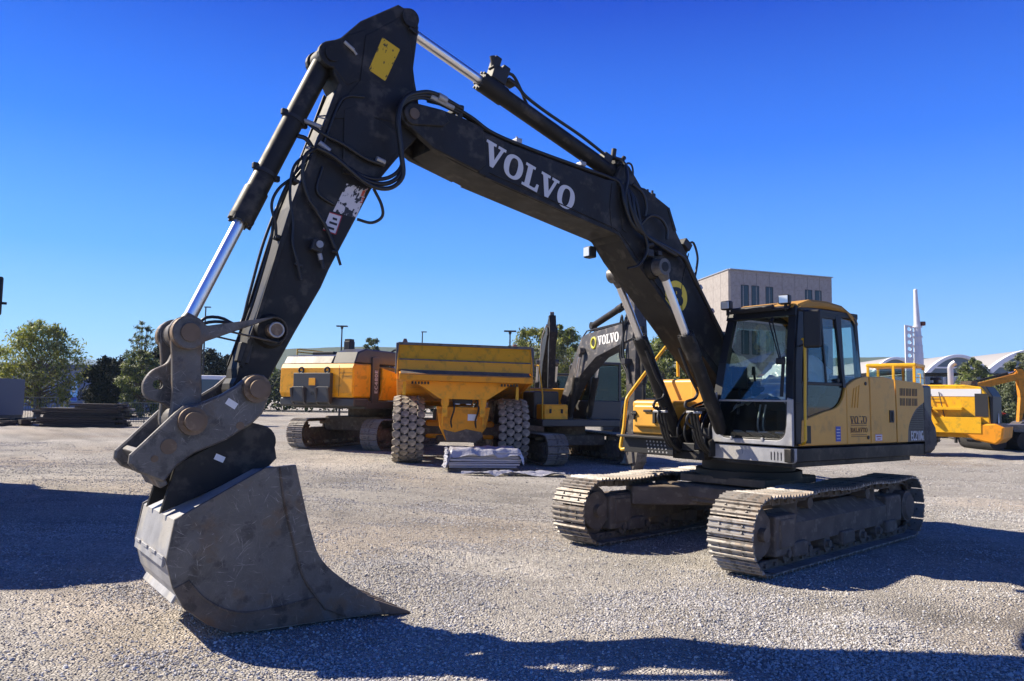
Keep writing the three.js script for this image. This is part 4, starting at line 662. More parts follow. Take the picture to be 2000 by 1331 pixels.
{ // boom cylinders
  for (const s of [-1, 1]) {
    const z = s * .36, c = ram('boom_cylinder', [.92, 1.28, z], [2.04, 3.24, z], .082, .047, .61, digger, s < 0 ? 'boom lift cylinder on the cab side' : 'boom lift cylinder on the tool box side');
    // steel feed pipe with its loop, and hoses down to the deck, on the inner side
    const i = s < 0 ? 1 : -1, q = (k) => z + i * k;
    part('feed_pipe', [tube([[1.62, 2.36, q(.1)], [1.45, 2.06, q(.1)], [1.30, 1.86, q(.1)], [1.34, 1.78, q(.11)], [1.48, 1.74, q(.12)], [1.50, 1.68, q(.11)], [1.40, 1.65, q(.08)], [1.26, 1.66, q(.04)]], .018, 44, 8, .3)], M.darkPlain, c);
    part('feed_pipe', [tube([[1.20, 1.66, q(.05)], [1.42, 1.6, q(.12)], [1.44, 1.50, q(.14)], [1.28, 1.40, q(.12)], [1.12, 1.32, q(.08)]], .016, 30, 8, .4)], M.darkPlain, c);
    part('collar_plate', [bx(.10, .05, .22, 1.60, 2.46, z, 0, 1.05), cyl([1.58, 2.43, q(.1)], [1.52, 2.32, q(.1)], .02)], M.darkPlain, c);
    for (let k = 0; k < 3; k++) part('hydraulic_hose', [tube([[1.38, 1.68, q(.05 + k * .05)], [1.33, 1.48, q(.06 + k * .045)], [1.22, 1.24, q(.07 + k * .04)], [1.0, 1.12, q(.08 + k * .04)], [.75, 1.12, q(.08 + k * .03)]], .017, 34, 8)], M.hose, c);
    part('hose_clamp', [bx(.05, .03, .20, 1.365, 1.62, q(.10))], M.steel, c);
  }
  part('swing_hoses', [[-.22, -.12, 0, .12, .22].map((z, k) => tube([[.62, 1.62 + .03 * k, z], [.86, 1.66, z * 1.05], [1.04, 1.5, z * 1.1], [1.06, 1.3, z * 1.1], [.9, 1.15, z]], .016, 36, 8))], M.hose, digger);
  part('swing_motor', [cyl([.7, 1.1, .05], [.7, 1.42, .05], .12, .1, 16), bx(.2, .12, .2, .95, 1.18, .1), bx(.14, .16, .16, 1.02, 1.25, -.12)], M.darkPlain, digger);
}
// ---------------------------------------------------------------- machines behind
const mirrorZ = f => [-1, 1].map(f);
{ // big yellow digger seen from behind
  const t = thing('excavator', 'bright yellow crawler excavator parked with its counterweight and dark bracket plate towards the truck', 'excavator', place(0, 1).map(() => 0));
  const [cx, cz] = LD(-5.15, 28.4); t.position.set(cx, 0, cz); t.rotation.y = turnRight(24);
  const tr = new THREE.Matrix4().makeRotationY(.09);
  for (const s of [-1, 1]) { const c = crawler(t, { z: s * 1.42, w: .62, half: 2.15, R: .46 }); c.applyMatrix4(tr); }
  part('car_body', [bx(2.2, .5, 2.4, 0, .85, 0, 0, 0, 0, .05), cyl([0, 1.05, 0], [0, 1.4, 0], .8, .8, 30)], M.soil, t);
  part('revolving_frame', [bx(4.6, .26, 2.98, -.2, 1.52, 0, 0, 0, 0, .03), bx(.8, .28, 3.02, -2.75, 1.60, 0, 0, 0, 0, .05)], M.greyPaint, t);
  const cw = part('counterweight', [ext([[-3.14, 1.76], [-3.22, 1.9], [-3.2, 2.72], [-3.12, 2.86], [-2.2, 2.88], [-2.2, 1.76]], -1.5, 1.5, [], .05)], M.yellowB, t, 'yellow counterweight');
  part('panel_seam', [cube(.006, 1.0, .012, -3.222, 2.3, .95), cube(.006, .012, .5, -3.222, 2.55, 1.2)], M.black, cw);
  const br = part('rear_bracket', [bx(.16, .98, 1.5, -3.28, 2.06, -.05, 0, 0, 0, .02), ...[-.55, .45].flatMap(z => [ext([[-3.30, 2.1], [-3.5, 2.05], [-3.42, 1.6], [-3.30, 1.5]], z - .28, z - .2), ext([[-3.30, 2.1], [-3.5, 2.05], [-3.42, 1.6], [-3.30, 1.5]], z + .2, z + .28), bx(.1, .5, .48, -3.38, 1.85, z)])], M.greyPaint, cw, 'dark grey bracket plate');
  part('bracket_window', [bx(.02, .24, .26, -3.365, 2.26, -.02)], M.yellowB, br); part('bracket_hole', [cyl([-3.37, 1.88, 0], [-3.36, 1.88, 0], .06, .06, 14)], M.black, br);
  for (const z of [-.55, .50]) part('lifting_hook', [new THREE.TorusGeometry(.09, .035, 8, 16).rotateY(Math.PI / 2).translate(-3.27, 2.64, z), bx(.08, .12, .1, -3.25, 2.56, z)], M.darkPlain, cw);
  const hd = part('engine_hood', [ext([[-3.1, 2.885], [-2.95, 3.12], [-2.5, 3.2], [-.6, 3.2], [-.6, 2.885]], -1.45, .55, [], .03), ext([[-3.08, 2.885], [-2.9, 3.25], [-2.45, 3.38], [-.6, 3.38], [-.6, 2.885]], .56, 1.45, [], .04)], M.greyPaint, t, 'grey engine hood');
  part('exhaust_stack', [bx(.3, .32, .26, -1.9, 3.54, .35, 0, 0, 0, .03), bx(.26, .1, .22, -1.9, 3.72, .35)], M.black, hd);
  part('air_scoop', [bx(1.0, .14, .9, -1.6, 3.27, -.6, 0, 0, 0, .03), ...Array.from({ length: 9 }, (_, k) => cube(.02, .07, .05, -2.115, 3.26, -1.0 + k * .1))], M.darkPlain, hd);
  const col = part('corner_post', [bx(.4, 1.55, .1, -1.95, 2.35, 1.46)], M.greyPaint, t);
  part('model_lettering', [text('EC480E', 'sans', .17, 1, .004).rotateZ(Math.PI / 2).translate(-1.93, 2.3, 1.512)], M.decal, col, 'white model lettering set upright');
  part('side_panel', [ext([[-1.72, 1.68], [-1.55, 2.0], [-1.55, 2.78], [.35, 2.52], [.95, 1.68]], 1.40, 1.50, [], .02)], M.yellowB, t, 'yellow side panel with a slanting front');
  const vent = part('side_box', [bx(.55, .26, .03, .05, 1.84, 1.51)], M.black, t); part('small_lettering', [text('VOLVO', 'sans', .09, 1, .004).translate(.05, 1.84, 1.527)], M.decal, vent);
  part('engine_body', [bx(3.0, 1.1, 2.7, -.8, 2.3, 0, 0, 0, 0, .04), bx(.9, .9, .7, .95, 2.0, 1.05, 0, 0, 0, .05)], M.greyPaint, t);
  const rail = (pts) => part('hand_rail', [bar(pts, .022, 6)], M.yellowRail, t);
  rail([[.1, 2.6, 1.3], [.1, 3.35, 1.3], [.8, 3.3, 1.3], [.8, 2.4, 1.3]]); rail([[.1, 3.0, 1.3], [.8, 2.95, 1.3]]); rail([[-2.6, 3.2, -1.3], [-2.6, 3.4, -1.3], [-1.2, 3.4, -1.3], [-1.2, 3.2, -1.3]]); rail([[-1.2, 3.3, -1.3], [-2.6, 3.3, -1.3]]);
  const cab = part('cab', [bx(1.7, .1, 1.0, .75, 3.28, -.95, 0, 0, 0, .04), ...[[-.05, -1.4], [-.05, -.5], [1.55, -1.4], [1.55, -.5]].map(([x, z]) => bx(.09, 1.7, .09, x, 2.45, z)), bx(1.7, .7, 1.0, .75, 1.98, -.95)], M.yellowB, t);
  part('cab_glass', [bx(.02, .9, .85, -.06, 2.75, -.95), bx(1.5, .9, .02, .75, 2.75, -1.41), bx(1.5, .9, .02, .75, 2.75, -.49)], M.glassDark, cab);
  const bm = part('boom', [ext([[.2, 1.8], [1.6, 3.0], [3.2, 3.35], [6.2, 2.9], [6.3, 2.6], [3.3, 2.75], [1.9, 2.4], [.5, 1.6]], -.3, .3), ext([[5.9, 3.6], [6.3, 3.5], [5.6, .6], [5.3, .7]], -.22, .22)], M.dark, t);
  for (const z of [-.15, .12]) part('hydraulic_hose', [tube([[.6, 2.7, z + .2], [.9, 3.4, z + .3], [1.3, 3.62, z + .4], [1.7, 3.45, z + .3], [1.9, 3.1, z + .1]], .035, 26, 7)], M.hose, bm);
}
{ // articulated dump truck seen from behind
  const t = thing('dump_truck', 'yellow articulated dump truck with huge block tread tyres seen from its tail', 'truck');
  const [cx, cz] = LD(-1.42, 21.35); t.position.set(cx, 0, cz); t.rotation.y = turnRight(-8); t.rotateX(.014);
  const R = .905, w = .76;
  const lug = (() => { const s = new THREE.Shape(); for (let k = 0; k < 6; k++) { const a = k * Math.PI / 3 + .52; s[k ? 'lineTo' : 'moveTo'](.108 * Math.cos(a), .100 * Math.sin(a)); } const g = new THREE.ExtrudeGeometry(s, { depth: .05, bevelEnabled: true, bevelThickness: .012, bevelSize: .012, bevelSegments: 1 }); return done(join([g.translate(0, 0, -.015)], 1.5)); })();
  for (const s of [-1, 1]) {
    const prof = [[.42, -.30], [.5, -.35], [.70, -.375], [.82, -.37], [.845, -.34], [.852, 0], [.845, .34], [.82, .37], [.70, .375], [.5, .35], [.42, .30]].map(p => new THREE.Vector2(p[0], p[1]));
    const tyre = part('tyre', [new THREE.LatheGeometry(prof, 48).rotateX(Math.PI / 2).translate(0, R, s * 1.40)], M.rubberDark, t, 'huge worn tyre with hexagonal tread blocks');
    const n = 25;
    for (let row = 0; row < 4; row++) for (let k = 0; k < n; k++) {
      const a = (k + (row % 2) * .5) / n * Math.PI * 2, m = new THREE.Mesh(lug, M.rubber); m.name = numbered('tread_block');
      const zz = (row - 1.5) * .205; m.position.set(Math.cos(a) * .85, R + Math.sin(a) * .85, s * 1.40 + zz); m.rotation.set(0, 0, 0); m.lookAt(m.position.clone().add(V(Math.cos(a), Math.sin(a), Math.abs(row - 1.5) > 1 ? Math.sign(zz) * .28 : 0))); m.castShadow = m.receiveShadow = true; tyre.add(m);
    }
    part('wheel_rim', [cyl([0, R, s * 1.15], [0, R, s * 1.68], .43, .43, 28), cyl([0, R, s * 1.6], [0, R, s * 1.74], .2, .18, 20)], M.yellowB, tyre);
    const t2 = part('tyre', [new THREE.LatheGeometry(prof.map(p => new THREE.Vector2(p.x > .8 ? p.x + .05 : p.x, p.y)), 48).rotateX(Math.PI / 2).translate(1.95, R, s * 1.40)], M.rubber, t);
    const t3 = part('tyre', [new THREE.LatheGeometry(prof.map(p => new THREE.Vector2(p.x > .8 ? p.x + .05 : p.x, p.y)), 48).rotateX(Math.PI / 2).translate(6.2, R, s * 1.40)], M.rubber, t);
  }
  // body: tail with two slanting bands and a dirty lip
  const b = part('dump_body', [ext([[-1.16, 3.13], [-1.33, 2.74], [-1.27, 2.70], [-1.09, 3.13]], -1.72, 1.72, [], .01), ext([[-1.335, 2.745], [-1.40, 2.46], [-1.34, 2.43], [-1.27, 2.72]], -1.72, 1.72, [], .006), ...[-1, 1].map(s => ext([[-1.2, 3.16], [-1.45, 2.45], [-1.5, 2.2], [2.6, 1.7], [3.4, 1.9], [3.3, 3.2], [2.0, 3.19]], s < 0 ? -1.76 : 1.72, s < 0 ? -1.72 : 1.76, [], .006)), ext([[-1.4, 2.42], [2.6, 1.75], [2.6, 1.68], [-1.4, 2.34]], -1.72, 1.72, [], .005), bx(.08, 1.4, 3.44, 3.3, 2.5, 0), extX([[-1.3, 2.2], [1.3, 2.2], [.62, 1.75], [-.62, 1.75]], -1.2, 2.4, [], .01)], M.yellowB, t, 'ochre yellow dump body');
  part('tail_lip', [ext([[-1.40, 2.44], [-1.62, 2.36], [-1.62, 2.2], [-1.38, 2.2]], -1.70, 1.70, [], .01)], M.ochre, b, 'battered dirty lip of the dump body');
  part('spilled_soil', [ext([[-1.41, 2.47], [-1.60, 2.375], [-1.63, 2.34], [-1.42, 2.41]], -1.66, 1.66, [], .004)], M.soil, b);
  part('band_seam', [bx(.03, .035, 3.44, -1.345, 2.735, 0)], M.worn, b);
  part('body_rim', [bx(.14, .07, 3.5, -1.14, 3.15, 0), bx(.12, .82, .07, -1.27, 2.76, -1.77, 0, -.28), bx(.12, .82, .07, -1.27, 2.76, 1.77, 0, -.28)], M.worn, b);
  for (const [z, h] of [[-1.6, .2], [1.45, .16]]) part('spill_guard', [extX([[z - .08, 3.17], [z - .02, 3.17 + h], [z + .06, 3.17 + h], [z + .14, 3.17]], 0, .3)], M.worn, b);
  for (const s of [-1, 1]) part('grate_row', Array.from({ length: 6 }, (_, k) => cube(.02, .07, .05, -1.45, 2.14, s * 1.15 + (k - 2.5) * .08)), M.black, b);
  const fr = part('rear_frame', [extX([[-.7, 1.55], [.72, 1.55], [.62, 1.0], [.35, .62], [-.42, .66], [-.6, 1.0]], -1.0, -.75, [], .02), bx(2.8, .28, .24, .6, 1.25, -.45), bx(2.8, .28, .24, .6, 1.25, .45), bx(.34, .5, 1.9, 0, .92, 0, 0, 0, 0, .08)], M.ochre, t, 'dirty yellow rear frame and axle');
  part('caked_mud', [extX([[-.5, .95], [-.2, .88], [.1, .97], [.5, .9], [.55, .8], [.34, .615], [-.41, .655]], -1.012, -1.0, [], .003), bx(.36, .2, 1.3, -.02, .68, 0, 0, 0, 0, .06)], M.soil, fr);
  for (const z of [-.28, .36]) part('hydraulic_hose', [tube([[-1.05, 1.75, z], [-1.12, 1.5, z + .04], [-1.05, 1.2, z - .03], [-.98, 1.0, z]], .022, 18, 6)], M.hose, fr);
  for (const z of [-.62, .62]) part('frame_rib', [bx(.06, .5, .05, -1.02, 1.3, z * .86)], M.yellowB, fr);
  for (const z of [-.48, .5]) part('body_hinge', [bx(.24, .42, .2, -1.02, 1.78, z), bx(.2, .62, .14, -1.06, 1.6, z), cyl([-1.1, 2.06, z - .1], [-1.1, 2.06, z + .1], .07)], M.yellowB, fr);
  for (const z of [-.16, .14]) part('tail_lamp', [bx(.05, .1, .13, -1.04, 1.66, z)], M.white, fr);
  part('registration_label', [bx(.01, .17, .24, -1.008, 1.28, .25)], M.white, fr); part('hitch_box', [bx(.14, .14, .5, -1.0, 1.7, -.02)], M.black, fr);
  part('axle_hub', [cyl([0, .9, -1.1], [0, .9, 1.1], .2, .2, 18), bx(.4, .5, .5, 0, .9, 0, 0, 0, 0, .1)], M.soil, fr);
  part('mud_flap', [bx(.03, .35, .08, -.85, 2.0, -1.55), bx(.03, .35, .08, -.85, 1.95, 1.45)], M.yellowRail, t);
  part('cab', [bx(2.0, 1.5, 2.2, 6.2, 2.4, 0, 0, 0, 0, .1), bx(1.6, .8, 2.0, 7.6, 1.9, 0, 0, 0, 0, .1)], M.yellowB, t);
  part('front_frame', [bx(5.0, .4, .9, 5.0, 1.2, 0)], M.darkPlain, t);
}
function simpleDigger(t, o = {}) {   // crawler digger facing +x: right side (+z) tool box, left side cab
  for (const s of [-1, 1]) crawler(t, { z: s * 1.15, w: .6, half: 1.8, R: .36 });
  part('car_body', [bx(1.6, .3, 1.9, 0, .62, 0, 0, 0, 0, .04), cyl([0, .75, 0], [0, 1.05, 0], .62, .62, 28)], M.soil, t);
  part('revolving_frame', [bx(3.6, .2, 2.6, -.4, 1.13, 0, 0, 0, 0, .03)], M.greyPaint, t);
  part('engine_housing', [bx(2.0, .9, 2.56, -1.3, 1.68, 0, 0, 0, 0, .08)], M.yellowB, t);
  part('counterweight', [ext([[-2.7, 1.2], [-2.75, 1.5], [-2.6, 2.05], [-2.2, 2.1], [-2.2, 1.1], [-2.6, 1.1]], -1.3, 1.3, [], .05)], M.greyPaint, t);
  part('fuel_tank', [bx(.9, .8, .8, .15, 1.62, .85, 0, 0, 0, .05)], M.greyPaint, t);
  const tb = part('tool_box', [bx(.6, .46, .74, .95, 1.42, .82, 0, 0, 0, .04)], M.yellowB, t); for (const z of [.65, 1.0]) part('box_latch', [bx(.03, .12, .06, 1.26, 1.46, z)], M.black, tb);
  part('step_plate', [bx(.4, .14, .86, 1.05, 1.12, .8)], M.black, t);
  part('hand_rail', [bar([[1.2, 1.1, 1.22], [1.2, 1.9, 1.22], [.9, 2.75, 1.22], [.2, 2.75, 1.22], [.2, 2.0, 1.22]], .022, 6)], M.yellowRail, t);
  const c = part('cab', [bx(1.5, .09, .98, .35, 2.86, -.82, 0, 0, 0, .04), bx(1.5, .55, .98, .35, 1.5, -.82, 0, 0, 0, .03), ...[[-.38, -1.28], [-.38, -.36], [1.05, -1.28], [1.05, -.36]].map(([x, z]) => bx(.08, 1.2, .08, x, 2.25, z))], M.greyPaint, t);
  part('cab_glass', [bx(.01, 1.06, .84, 1.06, 2.27, -.82)], M.glassDark, c); part('cab_glass', [bx(1.34, 1.06, .01, .34, 2.27, -1.29)], M.glassDark, c); part('cab_glass', [bx(1.34, 1.06, .01, .34, 2.27, -.35)], M.glassDark, c);
  part('seat', [bx(.5, .16, .5, .2, 1.85, -.82, 0, 0, 0, .05), bx(.14, .7, .48, -.1, 2.2, -.82, 0, .1, 0, .05)], M.seat, c);
}
{ // digger to the right of the truck, arm hanging straight down
  const t = thing('excavator', 'crawler excavator with grey boom lettering and its arm hanging straight down beside the dump truck', 'excavator');
  const [cx, cz] = LD(1.62, 23.3); t.position.set(cx, 0, cz); t.rotation.y = turnRight(160);
  simpleDigger(t);
  const bm = part('boom', [ext([[.1, 1.75], [.3, 1.55], [1.15, 2.3], [2.0, 2.72], [2.5, 2.95], [4.5, 3.32], [4.55, 3.5], [4.4, 3.66], [3.9, 3.72], [1.9, 3.62], [1.55, 3.55], [1.0, 2.9]], -.2, .2, [], .01)], mat({ map: TX.charcoal, color: rgb(3.6, 3.7, 4.1), roughness: .5 }), t, 'greyish boom with white lettering and a yellow badge');
  const th = .13;
  part('lettering', [text('VOLVO', 'serif', .24, 1.0, .004, .006).rotateZ(th - .1).translate(3.2, 3.40, .203)], M.white, bm); part('badge', [new THREE.TorusGeometry(.14, .035, 6, 24).translate(2.36, 3.34, .2)], mat({ color: rgb(.6, .55, .05), roughness: .5 }), bm); part('badge_centre', [cyl([2.36, 3.34, .2], [2.36, 3.34, .206], .11, .11, 20)], M.darkPlain, bm);
  for (const z of [-.12, 0, .12]) part('steel_pipe', [bar([[1.45, 3.55, z], [1.75, 3.72, z], [3.9, 3.78, z]], .02, 6)], M.hose, bm);
  for (const z of [-.3, .3]) { const cy = ram('boom_cylinder', [1.0, 1.25, z], [1.75, 3.15, z], .09, .05, .6, t); }
  ram('arm_cylinder', [1.9, 3.86, 0], [4.3, 4.35, 0], .09, .05, .72, t);
  const arm = part('arm', [ext([[4.2, 4.5], [4.5, 4.35], [4.62, 3.4], [4.5, 1.0], [4.36, .55], [4.2, .6], [4.1, 2.4], [4.05, 3.7]], -.16, .16, [], .01)], mat({ map: TX.charcoal, color: rgb(2.4, 2.4, 2.6), roughness: .5 }), t);
  for (const [a, r] of [[0, .03], [.12, .025], [-.1, .02]]) part('hydraulic_hose', [tube([[3.95, 3.76, .12 + a], [4.2, 3.9, .2 + a], [4.15, 3.4, .26], [4.05 + a, 2.9, .26], [4.3, 2.5 + a, .22], [4.4, 2.2, .2]], r, 30, 6)], M.hose, arm);
  part('bucket_cylinder', [cyl([4.66, 3.6, 0], [4.72, 2.2, 0], .08, .08, 14), cyl([4.72, 2.2, 0], [4.72, 1.3, 0], .045, .045, 12)], M.dark, t);
  part('coupler', [bx(.35, .4, .4, 4.32, .42, 0, 0, .2), ext([[4.75, 1.35], [4.85, 1.25], [4.6, .3], [4.4, .05], [4.25, .25], [4.5, .5]], -.14, .14)], M.worn, t);
  part('arm_bracket', [bx(.2, .14, .9, 4.3, 2.75, -.1), bx(.12, .4, .1, 4.3, 2.55, -.5)], M.darkPlain, arm);
  for (const [a, y] of [[.2, 1.5], [.24, 1.2]]) part('hydraulic_hose', [tube([[4.2, y + .3, a], [4.06, y, a + .04], [4.12, y - .4, a + .02], [4.25, y - .7, a]], .025, 20, 6)], M.hose, arm);
}
{ // digger behind the truck whose boom is seen edge on
  const t = thing('excavator', 'crawler excavator behind the dump truck with its boom raised end on beside a leafy tree', 'excavator');
  const [cx, cz] = LD(1.35, 33); t.position.set(cx, 0, cz); t.rotation.y = turnRight(178);
  simpleDigger(t);
  const bm = part('boom', [ext([[.1, 1.75], [.3, 1.55], [2.4, 3.3], [4.4, 4.2], [4.3, 4.5], [1.8, 4.2], [1.3, 3.8]], -.2, .2, [], .01)], M.dark, t);
  part('arm', [ext([[4.0, 4.95], [4.3, 4.95], [4.6, 4.3], [4.1, 2.2], [3.9, 2.2]], -.13, .13)], M.dark, t);
  for (const z of [-.38, .38]) ram('boom_cylinder', [1.0, 1.25, z], [2.2, 3.3, z], .09, .05, .6, t);
  ram('arm_cylinder', [2.0, 4.45, 0], [4.1, 5.0, 0], .09, .05, .7, t);
  for (const z of [-.2, -.1, .1, .2]) part('steel_pipe', [bar([[.6, 2.2, z], [1.4, 4.05, z], [2.2, 4.4, z], [4.2, 4.6, z]], .03, 6)], M.steel, bm);
}
{ // wheel loader at the right
  const t = thing('wheel_loader', 'yellow wheel loader with a dark rear grille, slow vehicle triangle and curved exhaust pipe', 'loader');
  const [cx, cz] = LD(16.05, 28.2); t.position.set(cx, 0, cz); t.rotation.y = turnRight(-50); t.position.y = .08;    // heads away to the left; rear axle at the origin
  const R = .78;
  for (const x of [1.35, 4.4]) for (const s of [-1, 1]) {
    const ty = part('tyre', [new THREE.LatheGeometry([[.36, -.28], [.6, -.32], [.74, -.31], [R, -.26], [R, .26], [.74, .31], [.6, .32], [.36, .28]].map(p => new THREE.Vector2(...p)), 40).rotateX(Math.PI / 2).translate(x, R, s * 1.0)], M.rubberDark, t);
    const tread = []; for (let k = 0; k < 24; k++) { const a = k / 24 * Math.PI * 2; tread.push(cube(.05, .09, .3, x + Math.cos(a) * (R + .01), R + Math.sin(a) * (R + .01), s * 1.0 + .14, 0, a), cube(.05, .09, .3, x + Math.cos(a + .13) * (R + .01), R + Math.sin(a + .13) * (R + .01), s * 1.0 - .14, 0, a + .13)); }
    part('tyre_tread', tread, M.rubber, ty); part('wheel_rim', [cyl([x, R, s * .8], [x, R, s * 1.2], .37, .37, 22)], M.lemon, ty);
  }
  part('rear_frame', [bx(3.6, .5, .9, .6, .85, 0), bx(1.8, .4, .8, 3.2, 1.0, 0), bx(1.2, .2, 2.3, 2.6, 1.28, 0)], M.lemon, t);
  const hd = part('engine_hood', [ext([[-1.35, 1.05], [-1.3, 2.1], [-1.1, 2.38], [-.6, 2.46], [.9, 2.46], [.9, 1.5], [.5, 1.05]], -.98, .98, [], .04), bx(.9, .1, .34, -.1, 1.62, -1.1), bx(1.5, .55, .3, -.35, 1.05, -1.02)], M.lemon, t, 'yellow engine hood with a white band');
  part('white_band', [bx(1.9, .26, .012, -.15, 2.18, -.986)], M.white, hd); part('white_band', [bx(1.9, .26, .012, -.15, 2.18, .986)], M.white, hd);
  const gr = part('rear_grille', [ext([[-1.42, 1.1], [-1.44, 2.06], [-1.25, 2.40], [-1.0, 2.42], [-1.34, 2.0], [-1.34, 1.1]], -.94, .94, [], .02), bx(.4, .8, .02, -1.1, 1.75, -.99), bx(.4, .8, .02, -1.1, 1.75, .99)], M.darkPlain, hd, 'dark grey rear grille');
  part('warning_triangle', [extX([[-.18, 1.12], [.14, 1.12], [-.02, 1.5]], -1.47, -1.455, [], .002)], M.decal, gr);
  part('counterweight', [ext([[-1.7, .62], [-1.75, 1.0], [-1.5, 1.12], [-.7, 1.1], [-.5, .8], [-.9, .55], [-1.5, .42]], -1.15, 1.15, [], .05)], M.ochre, t, 'scuffed yellow counterweight');
  part('rear_fender', [ext([[.2, 1.1], [.5, 1.66], [2.1, 1.7], [2.4, 1.3], [2.3, 1.25], [2.0, 1.6], [.6, 1.58], [.3, 1.05]], -1.3, -.98), ext([[.2, 1.1], [.5, 1.66], [2.1, 1.7], [2.4, 1.3], [2.3, 1.25], [2.0, 1.6], [.6, 1.58], [.3, 1.05]], .98, 1.3)], M.lemon, t);
  const cab = part('cab', [bx(1.75, .14, 1.5, 1.85, 3.2, 0, 0, 0, 0, .05), ...[[1.05, -.7], [1.05, .7], [2.65, -.7], [2.65, .7], [1.75, -.72], [1.75, .72]].map(([x, z]) => bx(.09, 1.3, .08, x, 2.5, z)), bx(1.7, .55, 1.5, 1.85, 1.62, 0, 0, 0, 0, .04)], M.lemon, t, 'yellow cab with clear windows');
  part('cab_glass', [bx(.01, 1.1, 1.3, 1.02, 2.5, 0)], M.glass, cab); for (const s of [-1, 1]) { part('cab_glass', [bx(.66, 1.1, .01, 1.4, 2.5, s * .72)], M.glass, cab); part('cab_glass', [bx(.8, 1.1, .01, 2.2, 2.5, s * .72)], M.glass, cab); } part('cab_glass', [bx(.01, 1.1, 1.3, 2.66, 2.5, 0)], M.glass, cab);
  part('seat', [bx(.5, .15, .5, 1.8, 2.0, 0, 0, 0, 0, .04), bx(.12, .6, .45, 1.55, 2.3, 0, 0, .1, 0, .04)], M.seat, cab);
  part('steering_wheel', [new THREE.TorusGeometry(.19, .018, 8, 20).rotateY(1.2).translate(2.3, 2.35, 0)], M.black, cab);
  part('exhaust_pipe', [cyl([.0, 2.4, .0], [.0, 2.95, .0], .10, .10, 16), tube([[0, 2.9, 0], [0, 3.1, 0], [-.06, 3.22, 0], [-.17, 3.3, 0]], .10, 14, 12)], mat({ color: rgb(.55, .54, .58), roughness: .4, metalness: .4 }), hd, 'pale curved exhaust pipe');
  part('air_cleaner', [cyl([.5, 2.4, .1], [.5, 2.56, .1], .22, .2, 18), cyl([.5, 2.52, .1], [.5, 2.68, .1], .09, .09, 12), cyl([.5, 2.66, .1], [.5, 2.76, .1], .2, .18, 18)], M.black, hd);
  part('hand_rail', [bar([[.8, 2.28, -.9], [.8, 2.85, -.9], [-.1 + 1.0, 2.85, -.9]], .02, 6), bar([[1.02, 2.75, -.78], [1.02, 2.75, .78]], .02, 6)], M.yellowRail, t);
  part('access_ladder', [bar([[.55, 2.2, -1.02], [.35, 1.2, -1.12]], .018, 6), bar([[.2, 2.2, -1.02], [.0, 1.2, -1.12]], .018, 6), bar([[.5, 1.95, -1.04], [.15, 1.95, -1.04]], .015, 6), bar([[.45, 1.65, -1.07], [.1, 1.65, -1.07]], .015, 6)], M.darkPlain, t);
  part('hood_box', [bx(.5, .16, .3, -.5, 2.54, .5)], M.soil, hd); part('lift_arm', [ext([[2.9, 1.6], [3.2, 1.9], [4.9, .7], [4.8, .4]], -.5, .5)], M.lemon, t); part('loader_bucket', [ext([[4.7, .1], [5.6, .1], [5.7, .2], [4.95, .4], [4.85, 1.0], [4.7, 1.0]], -1.3, 1.3)], M.worn, t);
}
{ // small yellow digger far right, boom bent over
  const t = thing('excavator', 'small weathered yellow digger whose bent boom reaches over the flatbed', 'excavator');
  const [cx, cz] = LD(pxLat(1884, 44), 44); t.position.set(cx, 0, cz); t.rotation.y = turnRight(84);
  for (const s of [-1, 1]) crawler(t, { z: s * .9, w: .45, half: 1.3, R: .3 });
  part('revolving_frame', [bx(2.6, .16, 2.0, -.2, .95, 0), cyl([0, .6, 0], [0, .9, 0], .5, .5, 20)], M.greyPaint, t);
  part('engine_housing', [bx(1.6, .8, 1.9, -.8, 1.45, 0, 0, 0, 0, .1)], M.ochre, t);
  part('boom', [ext([[.0, 1.4], [.4, 1.3], [.6, 2.75], [3.5, 3.45], [3.62, 3.7], [3.3, 3.78], [.3, 3.02]], -.14, .14, [], .01)], M.weathered, t, 'weathered yellow boom');
  ram('arm_cylinder', [.5, 3.2, 0], [3.35, 3.92, 0], .07, .04, .75, t); part('bucket_cylinder', [cyl([3.9, 3.5, 0], [3.85, 2.2, 0], .06, .06, 12), cyl([3.85, 2.2, 0], [3.7, 1.3, 0], .035, .035, 10)], M.dark, t); part('hydraulic_hose', [tube([[3.0, 3.8, .1], [3.5, 4.2, .1], [3.95, 3.9, .1], [3.9, 3.3, .1]], .025, 20, 6)], M.hose, t);
  part('arm', [ext([[3.2, 4.0], [3.5, 4.02], [3.85, 3.7], [3.72, 2.2], [3.35, .9], [3.2, .9], [3.36, 2.4]], -.12, .12, [], .01)], M.weathered, t);
  part('bucket', [ext([[3.2, 1.0], [3.6, 1.1], [3.5, .5], [2.7, .15], [2.4, .3], [2.6, .55]], -.4, .4)], M.worn, t);
  const c = part('cab', [bx(1.1, .08, .9, .4, 2.5, -.55), ...[[-.1, -.95], [-.1, -.15], [.9, -.95], [.9, -.15]].map(([x, z]) => bx(.06, 1.4, .06, x, 1.8, z)), bx(1.1, .3, .9, .4, 1.2, -.55)], M.black, t); part('cab_glass', [bx(1.0, 1.0, .01, .4, 1.95, -.98)], M.glassDark, c); part('cab_glass', [bx(.01, 1.0, .8, .92, 1.95, -.55)], M.glassDark, c);
}
